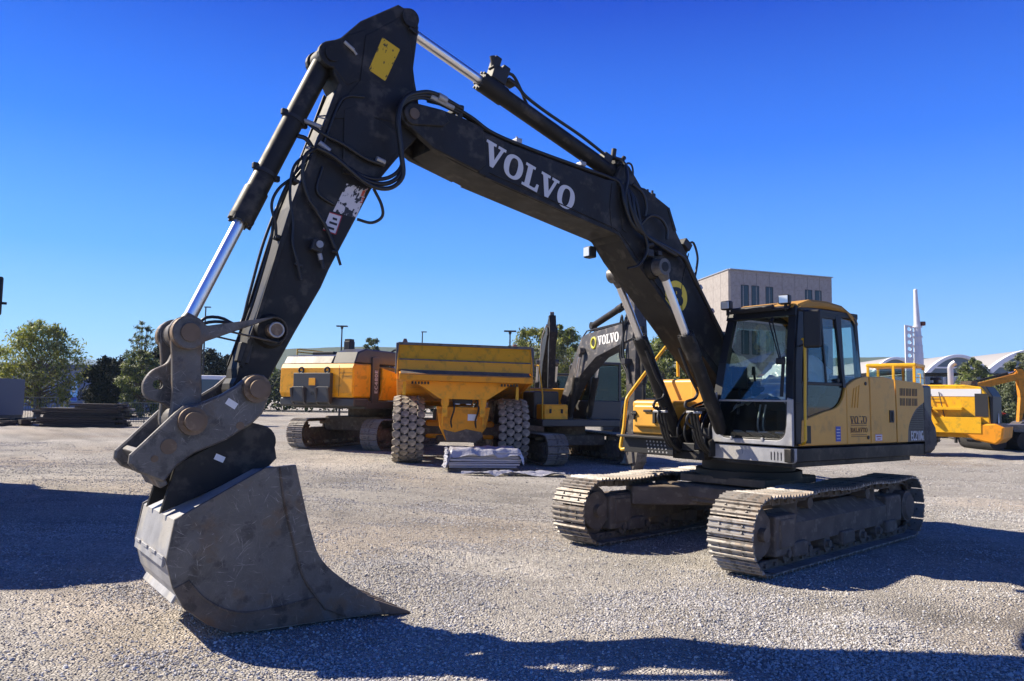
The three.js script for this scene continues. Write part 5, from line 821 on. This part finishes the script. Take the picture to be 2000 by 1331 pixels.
{ // machine standing beside the camera to the left; its shade lies across the lot
  const t = thing('excavator', 'dark machine at the edge of the lot whose mirror shows beside the leafy tree', 'excavator');
  t.position.set(9.86, 0, 8.95); t.rotation.y = heading(-.18, .98);
  for (const s of [-1, 1]) crawler(t, { z: s * 1.05, w: .6, half: 1.9, R: .38 });
  part('revolving_frame', [bx(6.4, .3, 2.7, -.1, 1.2, 0, 0, 0, 0, .03), cyl([0, .7, 0], [0, 1.1, 0], .7, .7, 24)], M.greyPaint, t);
  part('engine_housing', [bx(5.2, 2.4, 2.7, -.85, 2.5, 0, 0, 0, 0, .12)], M.greyPaint, t);
  const c = part('cab', [bx(1.6, .3, 1.1, 2.5, 3.75, .78, 0, 0, 0, .06), bx(1.6, 1.3, 1.1, 2.5, 2.0, .78, 0, 0, 0, .05), ...[[1.76, .3], [1.76, 1.28], [3.22, .3], [3.22, 1.28]].map(([x, z]) => bx(.1, 1.6, .1, x, 3.1, z))], M.greyPaint, t);
  part('cab_glass', [bx(1.4, 1.0, .01, 2.5, 3.1, 1.3)], M.glassDark, c); part('cab_glass', [bx(.01, 1.0, .95, 3.25, 3.1, .78)], M.glassDark, c);
  part('side_mirror', [bx(.08, .78, .26, 3.4, 3.64, 1.62, 0, 0, 0, .04), cyl([3.3, 3.9, 1.3], [3.4, 3.9, 1.6], .02), cyl([3.3, 3.4, 1.3], [3.4, 3.4, 1.6], .02), bx(.05, .05, .1, 3.4, 3.5, 1.78)], M.black, t);
  part('boom', [ext([[1.2, 1.6], [1.6, 1.4], [2.8, 2.4], [5.0, 2.6], [5.0, 2.9], [2.6, 3.0]], -.4, 0)], M.dark, t);
  part('arm', [ext([[4.7, 3.2], [5.2, 2.9], [4.7, .2], [4.4, .2]], -.36, -.04)], M.dark, t);
}
// ---------------------------------------------------------------- surroundings
const leafMats = [[.24, .29, .04], [.32, .33, .05], [.09, .12, .03]].map(c => new THREE.MeshPhysicalMaterial({ color: rgb(...c), roughness: .8, transmission: .5, thickness: 0, side: THREE.DoubleSide }));
const pineMats = [[.018, .028, .014], [.026, .036, .017]].map(c => mat({ color: rgb(...c), roughness: .9, side: THREE.DoubleSide }));
const bark = mat({ map: TX.soil, roughness: .95 });
function leaves(list, size, elong = 1.5) {                   // list of [x, y, z]; one small bent leaf quad each
  const n = list.length, pos = new Float32Array(n * 18), q = new THREE.Quaternion(), e = new THREE.Euler(), v = V(0, 0, 0);
  list.forEach((p, i) => {
    e.set(rr(-1.2, 1.2), rr(0, 6.28), rr(-1.2, 1.2)); q.setFromEuler(e); const s = size * rr(.6, 1.3), c = [[-s * elong, 0, 0], [0, s * .25, s * .5], [0, s * .25, -s * .5], [s * elong, 0, 0]];
    [0, 1, 2, 2, 1, 3].forEach((k, j) => { v.set(...c[k]).applyQuaternion(q); pos[i * 18 + j * 3] = p[0] + v.x; pos[i * 18 + j * 3 + 1] = p[1] + v.y; pos[i * 18 + j * 3 + 2] = p[2] + v.z; });
  });
  const g = new THREE.BufferGeometry(); g.setAttribute('position', new THREE.BufferAttribute(pos, 3)); g.computeVertexNormals(); g.setAttribute('uv', new THREE.BufferAttribute(new Float32Array(n * 12), 2)); return done(g);
}
function tree(name, label, u, dep, topV, width, opts = {}) {
  const { mats = leafMats, n = 7000, leaf = .16, low = .25, sparse = 0, clumps = 46, group = undefined, baseY = 0, cat = 'tree' } = opts;
  const h = pxY(topV, dep, u) - baseY, t = thing(name, label, cat, place(u, dep, baseY), rr(0, 6.28), group), r = width / 2;
  const th = h * low, limbs = [cyl([0, 0, 0], [rr(-.1, .1), th * 1.4, rr(-.1, .1)], h * .028 + .05, h * .018 + .03, 9)], cl0 = [];
  for (let k = 0; k < clumps; k++) {
    const f = (k + .5) / clumps, y = th + (h - th) * Math.pow(f, .85), prof = opts.cone ? (1 - f) * .95 + .06 : Math.pow(Math.sin(Math.PI * cl(.14 + .82 * f)), .7), a = k * 2.4 + rr(-.5, .5), d = r * prof * Math.sqrt(rr(.12, 1));
    const c = [Math.cos(a) * d, y + rr(-.3, .3), Math.sin(a) * d]; cl0.push([c, (opts.cl || .2) * r * rr(.6, 1.15) * (.55 + .6 * prof)]);
    limbs.push(cyl([0, Math.min(h * .85, th * .8 + (y - th) * .55), 0], c, .02 * h * .5 * (1 - f) + .018, .012, 5));
  }
  part('trunk', limbs, bark, t);
  const sets = mats.map(() => []);
  for (let k = 0; k < n; k++) {
    const [c, cr] = cl0[rnd() * cl0.length | 0]; const a = rr(0, 6.28), z = rr(-1, 1), rad = cr * 1.5 * Math.pow(rnd(), .75), s = Math.sqrt(1 - z * z);
    if (rnd() < sparse) continue;
    sets[Math.min(mats.length - 1, (rnd() * 1.2 + hash(Math.round(c[0] * 100), Math.round(c[2] * 100), 7) * .8) / 2 * mats.length | 0)].push([c[0] + Math.cos(a) * s * rad, c[1] + z * rad * .8, c[2] + Math.sin(a) * s * rad]);
  }
  sets.forEach((l, i) => { if (l.length) { const m = part('crown', leaves(l, leaf), mats[i], t); m.userData.kind = 'stuff'; } });
  return t;
}
// left hand side
tree('leafy_tree', 'broad fresh green tree with airy crown behind the fence', 78, 58, 640, 6.2, { n: 15000, leaf: .12, low: .12, clumps: 120, sparse: .3 });
tree('pine_tree', 'low dark pine in front of the grey hall', 212, 62, 703, 3.6, { mats: pineMats, n: 11000, leaf: .10, low: .05, clumps: 80, cl: .26 });
tree('birch_tree', 'thin tall tree rising above the dark pines', 277, 64, 636, 3.0, { mats: [leafMats[2], leafMats[2], leafMats[0]], n: 4200, leaf: .085, low: .2, clumps: 90, cl: .16 });
tree('leafy_tree', 'olive green bushy tree under the thin tall tree', 280, 60, 690, 3.4, { n: 9000, leaf: .11, low: .05, clumps: 60, mats: [leafMats[0], leafMats[2]] });
tree('pine_tree', 'dark pine behind the coupler link plates', 322, 66, 678, 3.4, { mats: pineMats, n: 10000, leaf: .10, low: .06, clumps: 75, cl: .26 });
tree('pine_tree', 'wide dark pine between the coupler and the arm', 405, 74, 690, 4.6, { mats: pineMats, n: 11000, leaf: .12, low: .06, clumps: 80, cl: .26 });
tree('pine_tree', 'dark pine beside the white lorry cab', 442, 78, 700, 4.2, { mats: pineMats, n: 8000, leaf: .13, low: .06, clumps: 55 });
tree('leafy_tree', 'leafy tree crown above the dump truck and raised boom', 1045, 62, 640, 5.0, { n: 9000, leaf: .12, low: .25, sparse: .35, clumps: 60, mats: [leafMats[2], leafMats[1]] });
tree('leafy_tree', 'rounded leafy tree left of the grey boom', 1105, 66, 645, 4.0, { n: 9000, leaf: .12, low: .2, clumps: 60, mats: [leafMats[2], leafMats[0]] });
tree('leafy_tree', 'dense tree seen under the boom cylinders', 1290, 52, 672, 6.0, { n: 13000, leaf: .12, low: .1, clumps: 70, mats: [leafMats[2], leafMats[0], leafMats[2]] });
tree('leafy_tree', 'dark tree seen above the hood of the big yellow digger', 728, 90, 664, 3.6, { n: 4000, leaf: .14, low: .2, clumps: 30, mats: [leafMats[2]] });
tree('leafy_tree', 'small tree beside the arched hall', 1905, 70, 702, 3.4, { n: 6000, leaf: .12, low: .15, clumps: 40, mats: [leafMats[2], leafMats[0]] });
tree('leafy_tree', 'dark green tree behind the small weathered digger', 1945, 62, 742, 3.6, { n: 7000, leaf: .12, low: .05, clumps: 40, mats: [leafMats[2], leafMats[0]] });
tree('leafy_tree', 'tall dark tree at the right end of the lot', 2004, 58, 690, 3.2, { n: 8000, leaf: .12, low: .05, clumps: 46, mats: [leafMats[2]] });
tree('leafy_tree', 'dark bush below the bent yellow boom', 1912, 66, 760, 3.0, { n: 5000, leaf: .12, low: .05, clumps: 34, mats: [leafMats[2]] });

{ // far wood closing the lot
  const l = [[], []]; for (let k = 0; k < 26000; k++) { const u = rr(300, 1420), dep = rr(96, 112), top = 716 + 16 * fbm(u / 1400, .5, 40, 777, 3), [x, z] = LD(pxLat(u, dep), dep), h = pxY(top, dep, u); l[rnd() * 2 | 0].push([x, h * Math.pow(rnd(), .6), z]); }
  l.forEach((q, i) => { const m = part('far_wood', leaves(q, .34, 1.1), [pineMats[1], leafMats[2]][i]); m.userData = { kind: 'stuff', label: ['dark far wood closing the lot behind the machines', 'green far wood closing the lot behind the machines'][i], category: 'wood' }; });
}
function lampPost(u, dep, topV, label, head) {
  const h = pxY(topV, dep, u), t = thing('lamp_post', label, 'lamp post', place(u, dep), turnRight(90), 'lamp posts round the lot');
  part('pole', [cyl([0, 0, 0], [0, h, 0], .09, .05, 10)], M.darkPlain, t); part('lamp_head', head ? [bx(.9, .1, .35, 0, h + .03, 0, 0, 0, 0, .03), cyl([0, h - .2, 0], [0, h, 0], .09, .12, 10)] : [bx(.5, .08, .22, .15, h + .02, 0, 0, 0, 0, .02)], M.darkPlain, t); return t;
}
lampPost(397, 62, 600, 'tall slim lamp post rising beside the piston rod', false);
lampPost(666, 62, 638, 'dark lamp post standing above the exhaust of the big yellow digger', true);
lampPost(824, 70, 649, 'thin lamp post standing over the left end of the dump body', false);
lampPost(996, 56, 648, 'dark lamp post standing over the right end of the dump body', true);

{ // concrete office block
  const P = (u, dep) => LD(pxLat(u, dep), dep), c0 = P(1427, 60), c1 = P(1628, 63.3), c2 = P(1352, 67.4);
  const H = pxY(525, 60, 1427), L1 = Math.hypot(c1[0] - c0[0], c1[1] - c0[1]), L2 = Math.hypot(c2[0] - c0[0], c2[1] - c0[1]);
  const t = thing('office_building', 'grey concrete panel building with narrow windows behind the cab', 'building', [c0[0], 0, c0[1]], Math.atan2(-(c1[1] - c0[1]), c1[0] - c0[0]));   // +x along the shaded front
  const con = mat({ map: TX.concrete, color: rgb(.74, .73, .75), roughness: .9, bumpMap: TX.noise, bumpScale: .004 });
  const d2 = V(c2[0] - c0[0], 0, c2[1] - c0[1]).applyAxisAngle(V(0, 1, 0), -t.rotation.y);
  part('core_wall', [(() => { const q = [[.12, -.14], [L1 - .12, -.14], [L1 + d2.x - .12, d2.z * 1.45], [d2.x * 1.45 + .12, d2.z * 1.45]]; const g = new THREE.ExtrudeGeometry(new THREE.Shape(q.map(p => new THREE.Vector2(p[0], -p[1]))), { depth: H - .1, bevelEnabled: false }); return g.rotateX(-Math.PI / 2); })()], con, t);
  const sz = Math.sign(d2.z) || 1;
  const win = [[1448, 1462], [1468, 1482], [1495, 1509], [1573, 1587], [1593, 1606]].map(([a, b]) => [(a - 1427) / 201 * L1, (b - 1427) / 201 * L1]);
  const np = 8, pw = L1 / np, yT = H - 1.15, yB = H - 3.0;
  for (let k = 0; k < np; k++) {        // panels cut round the windows, with open joints between
    const x0 = k * pw + .012, x1 = (k + 1) * pw - .012, holes = [];
    for (const [a, b] of win) { const l = Math.max(a, x0 + .03), r = Math.min(b, x1 - .03); if (r - l > .05) for (const [y0, y1] of [[yB, yT], [yB - 3.6, yT - 3.6]]) holes.push([[l, y0], [r, y0], [r, y1], [l, y1]]); }
    part('wall_panel', [ext([[x0, 0], [x1, 0], [x1, H], [x0, H]], -.11, .07, holes, .006)], con, t);
  }
  for (const [a, b] of win) for (const dy of [0, -3.6]) { const w = part('window', [bx(b - a, .06, .08, (a + b) / 2, yB + dy, .04), bx(b - a, .06, .08, (a + b) / 2, yT + dy, .04), bx(.05, yT - yB, .08, a, (yT + yB) / 2 + dy, .04), bx(.05, yT - yB, .08, b, (yT + yB) / 2 + dy, .04)], M.black, t); part('pane', [bx(b - a - .04, yT - yB, .01, (a + b) / 2, (yT + yB) / 2 + dy, .06)], mat({ color: rgb(.03, .045, .055), roughness: .08 }), w); }
  const dl = d2.length() * 1.5, ux = d2.x / d2.length(), uz = d2.z / d2.length(), ang = Math.atan2(-uz, ux);
  for (let k = 0; k < 8; k++) { const m = (k + .5) * dl / 8; part('wall_panel', [bx(dl / 8 - .024, H, .16, ux * m - .0, H / 2, uz * m, ang, 0, 0, .006)], con, t); }
  for (const [m, y] of [[5.2, H - 2.4], [5.2, H - 5.6]]) { const a = part('window', [bx(2.0, 1.5, .06, ux * m - .1 * uz * sz, y - .9, uz * m - .0, ang)], M.black, t); a.position.x -= .1; part('pane', [bx(1.8, 1.3, .05, ux * m - .14, y - .9, uz * m, ang)], mat({ color: rgb(.06, .12, .17), roughness: .1 }), a); part('awning', [bx(2.4, .12, .9, ux * m - .5, y, uz * m, ang)], con, t); }
  part('roof_edge', [bx(L1 + .1, .08, .3, L1 / 2, H + .04, .05), bx(dl, .08, .3, ux * dl / 2, H + .042, uz * dl / 2, ang)], M.steel, t);
}
{ // long low hall at the left, banner on its wall
  const dep = 82, t = thing('low_hall', 'low bluish grey hall with a flat dark roof edge behind the trees', 'building', place(225, dep), turnRight(84));
  const blue = mat({ color: rgb(.20, .24, .34), roughness: .8 }); const h = pxY(722, dep, 200);
  part('wall', [bx(22, h, 12, -11, h / 2, -6.5)], blue, t); part('roof_edge', [bx(23, .5, 12.6, -10.6, h + .2, -6.4)], mat({ color: rgb(.10, .12, .17), roughness: .7 }), t);
  part('light_panel', [bx(.5, 2.0, .1, -.7, h - 1.4, .05)], M.white, t); part('wall_base', [bx(22, .7, .1, -11, 1.6, -.46)], mat({ color: rgb(.12, .14, .2), roughness: .8 }), t);
  const bn = tag(part('banner', [cube(.7, 2.4, .05, 0, 0, 0)], mat({ color: rgb(.25, .55, .85), roughness: .6 })), 'upright light blue banner hanging on the grey hall', 'banner');
  const b = place(148, dep - 1.2); bn.position.set(b[0], pxY(762, dep, 148), b[2]); bn.rotation.y = turnRight(90);
  part('banner_print', [[.0, .75], [.05, .25], [-.03, -.15]].map(([x, y]) => cube(.3, .2, .06, x, y, 0)), M.white, bn); part('banner_foot', [cube(.64, .4, .056, 0, -.95, 0)], mat({ color: rgb(.04, .1, .45), roughness: .6 }), bn);
}
function fence(u0, u1, dep, topV, label) {
  const a = place(u0, dep), b = place(u1, dep), L = Math.hypot(b[0] - a[0], b[2] - a[2]), h = pxY(topV, dep, u0), t = thing('fence', label, 'fence', a, Math.atan2(-(b[2] - a[2]), b[0] - a[0]), 'fences at the back of the lot'); const n = Math.max(1, Math.round(L / 1.2));
  const fm = mat({ color: rgb(.06, .08, .09), roughness: .6 });
  for (let k = 0; k <= n; k++) part('post', [bx(.06, h, .06, k * L / n, h / 2, 0)], fm, t);
  part('rail', [bx(L, .05, .04, L / 2, h - .03, 0)], fm, t); part('rail', [bx(L, .05, .04, L / 2, .12, 0)], fm, t); part('rail', [bx(L, .04, .04, L / 2, h * .5, 0)], fm, t);
  for (let k = 0; k < L / .16; k++) { const m = part('bar', [cube(.018, h - .1, .018, .08 + k * .16, h / 2, .0)], fm, t); }
}
fence(28, 118, 48, 775, 'grey bar fence beside the container');
fence(244, 330, 48, 786, 'grey bar fence right of the plank pile');
{ const t = thing('container', 'blue grey steel container at the edge of the lot', 'container', place(-46, 44), turnRight(88)); const cm = mat({ color: rgb(.07, .085, .13), roughness: .6 }); const h = pxY(740, 44, 0); part('body', [bx(4.2, h - .5, 2.4, 0, h / 2 + .25, 0, 0, 0, 0, .03)], cm, t); part('base', [bx(4.2, .5, 2.2, 0, .25, 0)], M.darkPlain, t); for (let k = 0; k < 14; k++) part('rib', [bx(.12, h - .8, .05, -1.95 + k * .3, h / 2 + .25, -1.22)], cm, t); part('door_rail', [bx(4.1, .08, .06, 0, .62, -1.24)], M.steel, t); }
{ // pile of dark planks and a scatter of scrap
  const t = thing('plank_pile', 'long stack of dark weathered planks in front of the fence', 'planks', place(172, 42.5), turnRight(84));
  const pm = [[.030, .022, .018], [.045, .034, .027], [.02, .016, .014]].map(c => mat({ color: rgb(...c), roughness: .9, bumpMap: TX.noise, bumpScale: .006 })), light = mat({ color: rgb(.3, .28, .25), roughness: .8 });
  const g = done(join([bx(4.2, .11, .5, 0, 0, 0, 0, 0, 0, .01)]));
  for (let r = 0; r < 10; r++) for (let k = 0; k < 3; k++) { const m = new THREE.Mesh(g, r === 7 && k === 0 ? light : pm[rnd() * 3 | 0]); m.name = numbered('plank'); m.position.set(rr(-.25, .25) + (r > 7 ? .9 : 0), .06 + r * .125, (k - 1) * .55 + rr(-.04, .04)); m.rotation.y = rr(-.03, .03); m.scale.x = r > 7 ? .55 : rr(.9, 1.06); m.castShadow = m.receiveShadow = true; t.add(m); }
  const s = thing('scrap_heap', 'low dark heap of scrap lying in front of the container', 'scrap', place(45, 42.5), 0); for (let k = 0; k < 16; k++) { const m = part('scrap_piece', [bx(rr(.3, 1.4), rr(.08, .25), rr(.3, .7), 0, 0, 0)], pm[k % 3], s); m.position.set(rr(-1.8, 1.8), .08 + (k % 3) * .12, rr(-.6, .6)); m.rotation.y = rr(0, 3); }
}
{ const t = thing('lorry_cab', 'white lorry cab parked behind the arm beside the yellow digger', 'lorry', place(415, 48), turnRight(160)); const h = pxY(733, 48, 415); part('body', [bx(2.0, h - .7, 2.2, 0, h / 2 + .3, 0, 0, 0, 0, .12), bx(4, .4, 1.0, -2, .8, 0)], M.white, t); part('windscreen', [bx(.05, .9, 1.9, 1.0, h - .75, 0)], mat({ color: rgb(.06, .09, .12), roughness: .1 }), t); part('side_window', [bx(.9, .8, .05, .3, h - .75, 1.1)], mat({ color: rgb(.06, .09, .12), roughness: .1 }), t); for (const s of [-1, 1]) part('wheel', [cyl([.3, .45, s * .8], [.3, .45, s * 1.1], .45, .45, 20)], M.rubberDark, t); }
{ // white pylon
  const t = thing('white_mast', 'tapering white steel mast with a short perforated side leaf', 'mast', place(1797, 56), turnRight(90)), w = mat({ color: rgb(.62, .62, .68), roughness: .5 });
  const y = v => pxY(v, 56, 1797); part('pole', [cyl([0, 0, 0], [0, y(690), 0], .34, .32, 14), cyl([0, y(690), 0], [-.12, y(568), 0], .3, .13, 14), new THREE.SphereGeometry(.14, 12, 8).translate(-.12, y(567), 0)], w, t); for (const v of [640, 660, 678]) part('collar', [cyl([-.04, y(v), 0], [-.04, y(v - 3), 0], .33, .33, 14)], w, t); part('red_lamp', [bx(.3, .3, .3, .36, y(632), 0, 0, 0, 0, .05)], mat({ color: rgb(.12, .03, .02), roughness: .6 }), t);
  const lf = ext([[-.98, y(745)], [-.42, y(745)], [-.42, y(637)], [-.98, y(635)]], -.06, .06, [643, 656, 669, 682, 695].map(v => circ(-.66, y(v), .15)), .01); part('side_leaf', [lf], w, t); part('tie', [cyl([-.42, y(650), 0], [0, y(650), 0], .05), cyl([-.42, y(690), 0], [0, y(690), 0], .05)], w, t);
}
{ // arched white hall
  const dep = 105, t = thing('arched_hall', 'white exhibition hall with rows of arched roof ribs', 'building', place(1800, dep), turnRight(96)), Y = v => pxY(v, dep, 1900), X = u => pxLat(u, dep) - pxLat(1800, dep);
  const wh = mat({ color: rgb(.72, .72, .76), roughness: .6 }), gl = mat({ color: rgb(.10, .13, .17), roughness: .25 }), rf = mat({ color: rgb(.32, .31, .31), roughness: .7 });
  part('wall', [bx(X(2120) - X(1740), Y(738), 30, (X(2120) + X(1740)) / 2, Y(738) / 2, -15.3)], wh, t);
  for (const [c, hw, pv] of [[1868, 62, 694], [2010, 96, 682], [1752, 44, 700]]) {
    const w = hw / 1508 * dep, xc = X(c), y0 = Y(730), y1 = Y(pv), arc = (k) => Array.from({ length: 17 }, (_, i) => { const f = i / 8 - 1; return [xc + f * w * k, y0 + (y1 - y0) * (1 - f * f) * k]; });
    part('arch_rib', [ext([...arc(1), ...arc(.84).reverse()], -.3, .6, [], .02)], wh, t); part('arch_glazing', [ext([...arc(.84)], -.2, .1, [], .02)], gl, t); part('roof_shell', [ext([...arc(.98), ...arc(.9).reverse()], -30, -.3, [], 0)], rf, t);
    part('transom', [bx(w * 1.5, .22, .2, xc, y0 + (y1 - y0) * .28, .25)], wh, t);
  }
  for (let k = 0; k < 16; k++) { const x = X(1815) + k * 1.35; part('window', [bx(.9, 1.5, .1, x, Y(748), .02)], gl, t); }
}
{ // flatbed and car at the far right
  const t = thing('flatbed_trailer', 'low black flatbed trailer standing behind the wheel loader', 'trailer', place(1985, 33), turnRight(86)); part('bed', [bx(7, .16, 2.2, 1.2, pxY(832, 33, 1950), 0), bx(7, .12, .12, 1.2, pxY(850, 33, 1950), -1.05)], M.worn, t); part('chassis', [bx(6.6, .3, .9, 1.2, .55, 0)], M.black, t); for (const x of [-1.6, -.4, 2.6]) part('wheel', [cyl([x, .38, -1.0], [x, .38, 1.0], .38, .38, 20)], M.rubberDark, t); for (const x of [-2.0, .6, 2.2]) part('stake', [bx(.1, .6, .1, x, .5, -1.1)], M.black, t);
  const c = thing('red_car', 'small red car parked beyond the flatbed trailer', 'car', place(1978, 62), turnRight(100)); const y = 1.0; part('body', [ext([[-2, .35], [2, .35], [2.05, .75], [1.3, .9], [.6, 1.42], [-.9, 1.45], [-1.6, .95], [-2.05, .85]], -.85, .85, [], .08)], mat({ color: rgb(.28, .02, .02), roughness: .3 }), c); part('window', [ext([[1.1, .95], [.55, 1.36], [-.85, 1.38], [-1.35, .98]], -.87, .87, [], .01)], mat({ color: rgb(.03, .04, .05), roughness: .08 }), c); for (const x of [-1.25, 1.3]) part('wheel', [cyl([x, .32, -.88], [x, .32, .88], .32, .32, 18)], M.rubberDark, c); for (const x of [-.2]) part('plate', [bx(.03, .12, .5, 2.06, .55, 0)], M.white, c);
  const v = thing('dark_van', 'dark van parked behind the boom cylinders', 'van', place(1268, 36), turnRight(95)); part('body', [ext([[-2.2, .4], [2.3, .4], [2.35, 1.0], [1.5, 1.2], [1.0, 1.95], [-2.1, 2.0], [-2.25, 1.2]], -.95, .95, [], .08)], mat({ color: rgb(.03, .035, .045), roughness: .35 }), v); part('window', [ext([[1.35, 1.2], [.9, 1.8], [-.2, 1.82], [-.2, 1.2]], -.97, .97, [], .01)], mat({ color: rgb(.12, .18, .24), roughness: .08 }), v); part('window', [ext([[-.3, 1.2], [-.3, 1.82], [-1.9, 1.82], [-1.95, 1.2]], -.97, .97, [], .01)], mat({ color: rgb(.12, .18, .24), roughness: .08 }), v); for (const x of [-1.4, 1.5]) part('wheel', [cyl([x, .34, -.97], [x, .34, .97], .34, .34, 18)], M.rubberDark, v);
}
{ // plastic wrapped bundle on the ground
  const t = thing('wrapped_bundle', 'bundle of flat sheets in torn grey plastic wrap behind the dump truck wheels', 'bundle', place(948, 19.2), turnRight(82));
  const film = new THREE.MeshPhysicalMaterial({ color: rgb(.42, .42, .47), roughness: .32, bumpMap: TX.film, bumpScale: .02, clearcoat: .5 });
  for (let k = 0; k < 7; k++) part('sheet_layer', [bx(1.72 + rr(-.1, .1), .05, 1.0, rr(-.05, .05), .13 + k * .055, rr(-.04, .04), rr(-.05, .05), rr(-.012, .012), 0, .012)], k % 2 ? film : mat({ color: rgb(.30, .30, .34), roughness: .5 }), t);
  const wrap = (w, h, f, seg = 44) => { const g = new THREE.PlaneGeometry(w, h, seg, Math.round(seg * h / w) + 4), p = g.attributes.position; for (let i = 0; i < p.count; i++) f(p, i, p.getX(i) / w + .5, p.getY(i) / h + .5); g.computeVertexNormals(); return g; };
  film.side = THREE.DoubleSide;
  part('plastic_wrap', [wrap(2.0, 1.3, (p, i, u, v) => { const k = fbm(u, v, 7, 501, 4) - .5, e = Math.max(Math.abs(u - .5) * 2, 0), d = Math.abs(v - .5) * 2; p.setXYZ(i, (u - .5) * 1.86 + k * .08, .56 + k * .14 - .22 * step(.86, 1, e) - .16 * step(.8, 1, d), (v - .5) * 1.12 + k * .05); })], film, t);
  part('wrap_end', [wrap(.6, 1.1, (p, i, u, v) => { const k = fbm(u, v, 8, 511, 4) - .5; p.setXYZ(i, -.9 - .06 * u + k * .16, .55 - u * .46 + k * .08, (v - .5) * 1.1 + k * .05); }, 26)], film, t);
  part('pallet', [bx(1.7, .1, .12, 0, .05, -.4), bx(1.7, .1, .12, 0, .05, .4)], bark, t);
  const s = tag(part('plastic_film', [wrap(2.4, .7, (p, i, u, v) => { const k = fbm(u, v, 9, 521, 4) - .5; p.setXYZ(i, (u - .5) * 2.4, .06 + k * .14 * Math.sin(Math.PI * u) + .03 * Math.sin(u * 17 + v * 5), (v - .5) * (.16 + .5 * u)); }, 54)], film), 'crumpled strip of plastic film lying on the gravel beside the bundle', 'plastic film'); const q = place(1005, 18.2); s.position.set(q[0], groundY(q[0], q[2]) + .01, q[2]); s.rotation.y = turnRight(85);
}
{ // hills
  const hill = (name, u0, u1, dep, prof, color, s) => { const n = 90, pos = [], idx = []; for (let i = 0; i <= n; i++) { const u = u0 + (u1 - u0) * i / n, v = prof(i / n) - 5 * (fbm(i / n, .3, 14, s, 4) - .5); const [x, z] = LD(pxLat(u, dep), dep), [x2, z2] = LD(pxLat(u, dep * .8), dep * .8), [x3, z3] = LD(pxLat(u, dep * 1.3), dep * 1.3); pos.push(x2, -2, z2, x, pxY(v, dep, u), z, x3, -2, z3); if (i < n) { const a = i * 3; for (const k of [0, 1]) idx.push(a + k, a + k + 1, a + 3 + k, a + 3 + k, a + k + 1, a + 4 + k); } } const g = new THREE.BufferGeometry(); g.setAttribute('position', new THREE.Float32BufferAttribute(pos, 3)); g.setIndex(idx); g.computeVertexNormals(); const m = new THREE.Mesh(g, mat({ color, roughness: 1, side: THREE.DoubleSide })); m.name = numbered(name); m.userData.kind = 'structure'; scene.add(m); };
  hill('hill', -300, 520, 2600, f => 712 + 10 * Math.sin(f * 9), rgb(.06, .085, .06), 601);
  hill('hill', 500, 1320, 620, f => 688 - 12 * Math.sin(f * 3.1) - 3 * Math.sin(f * 11), rgb(.06, .085, .06), 602);
  hill('hill', 1560, 2400, 700, f => 704 - 6 * Math.sin(f * 6 + .4), rgb(.06, .085, .055), 603);
}
renderer.render(scene, camera);
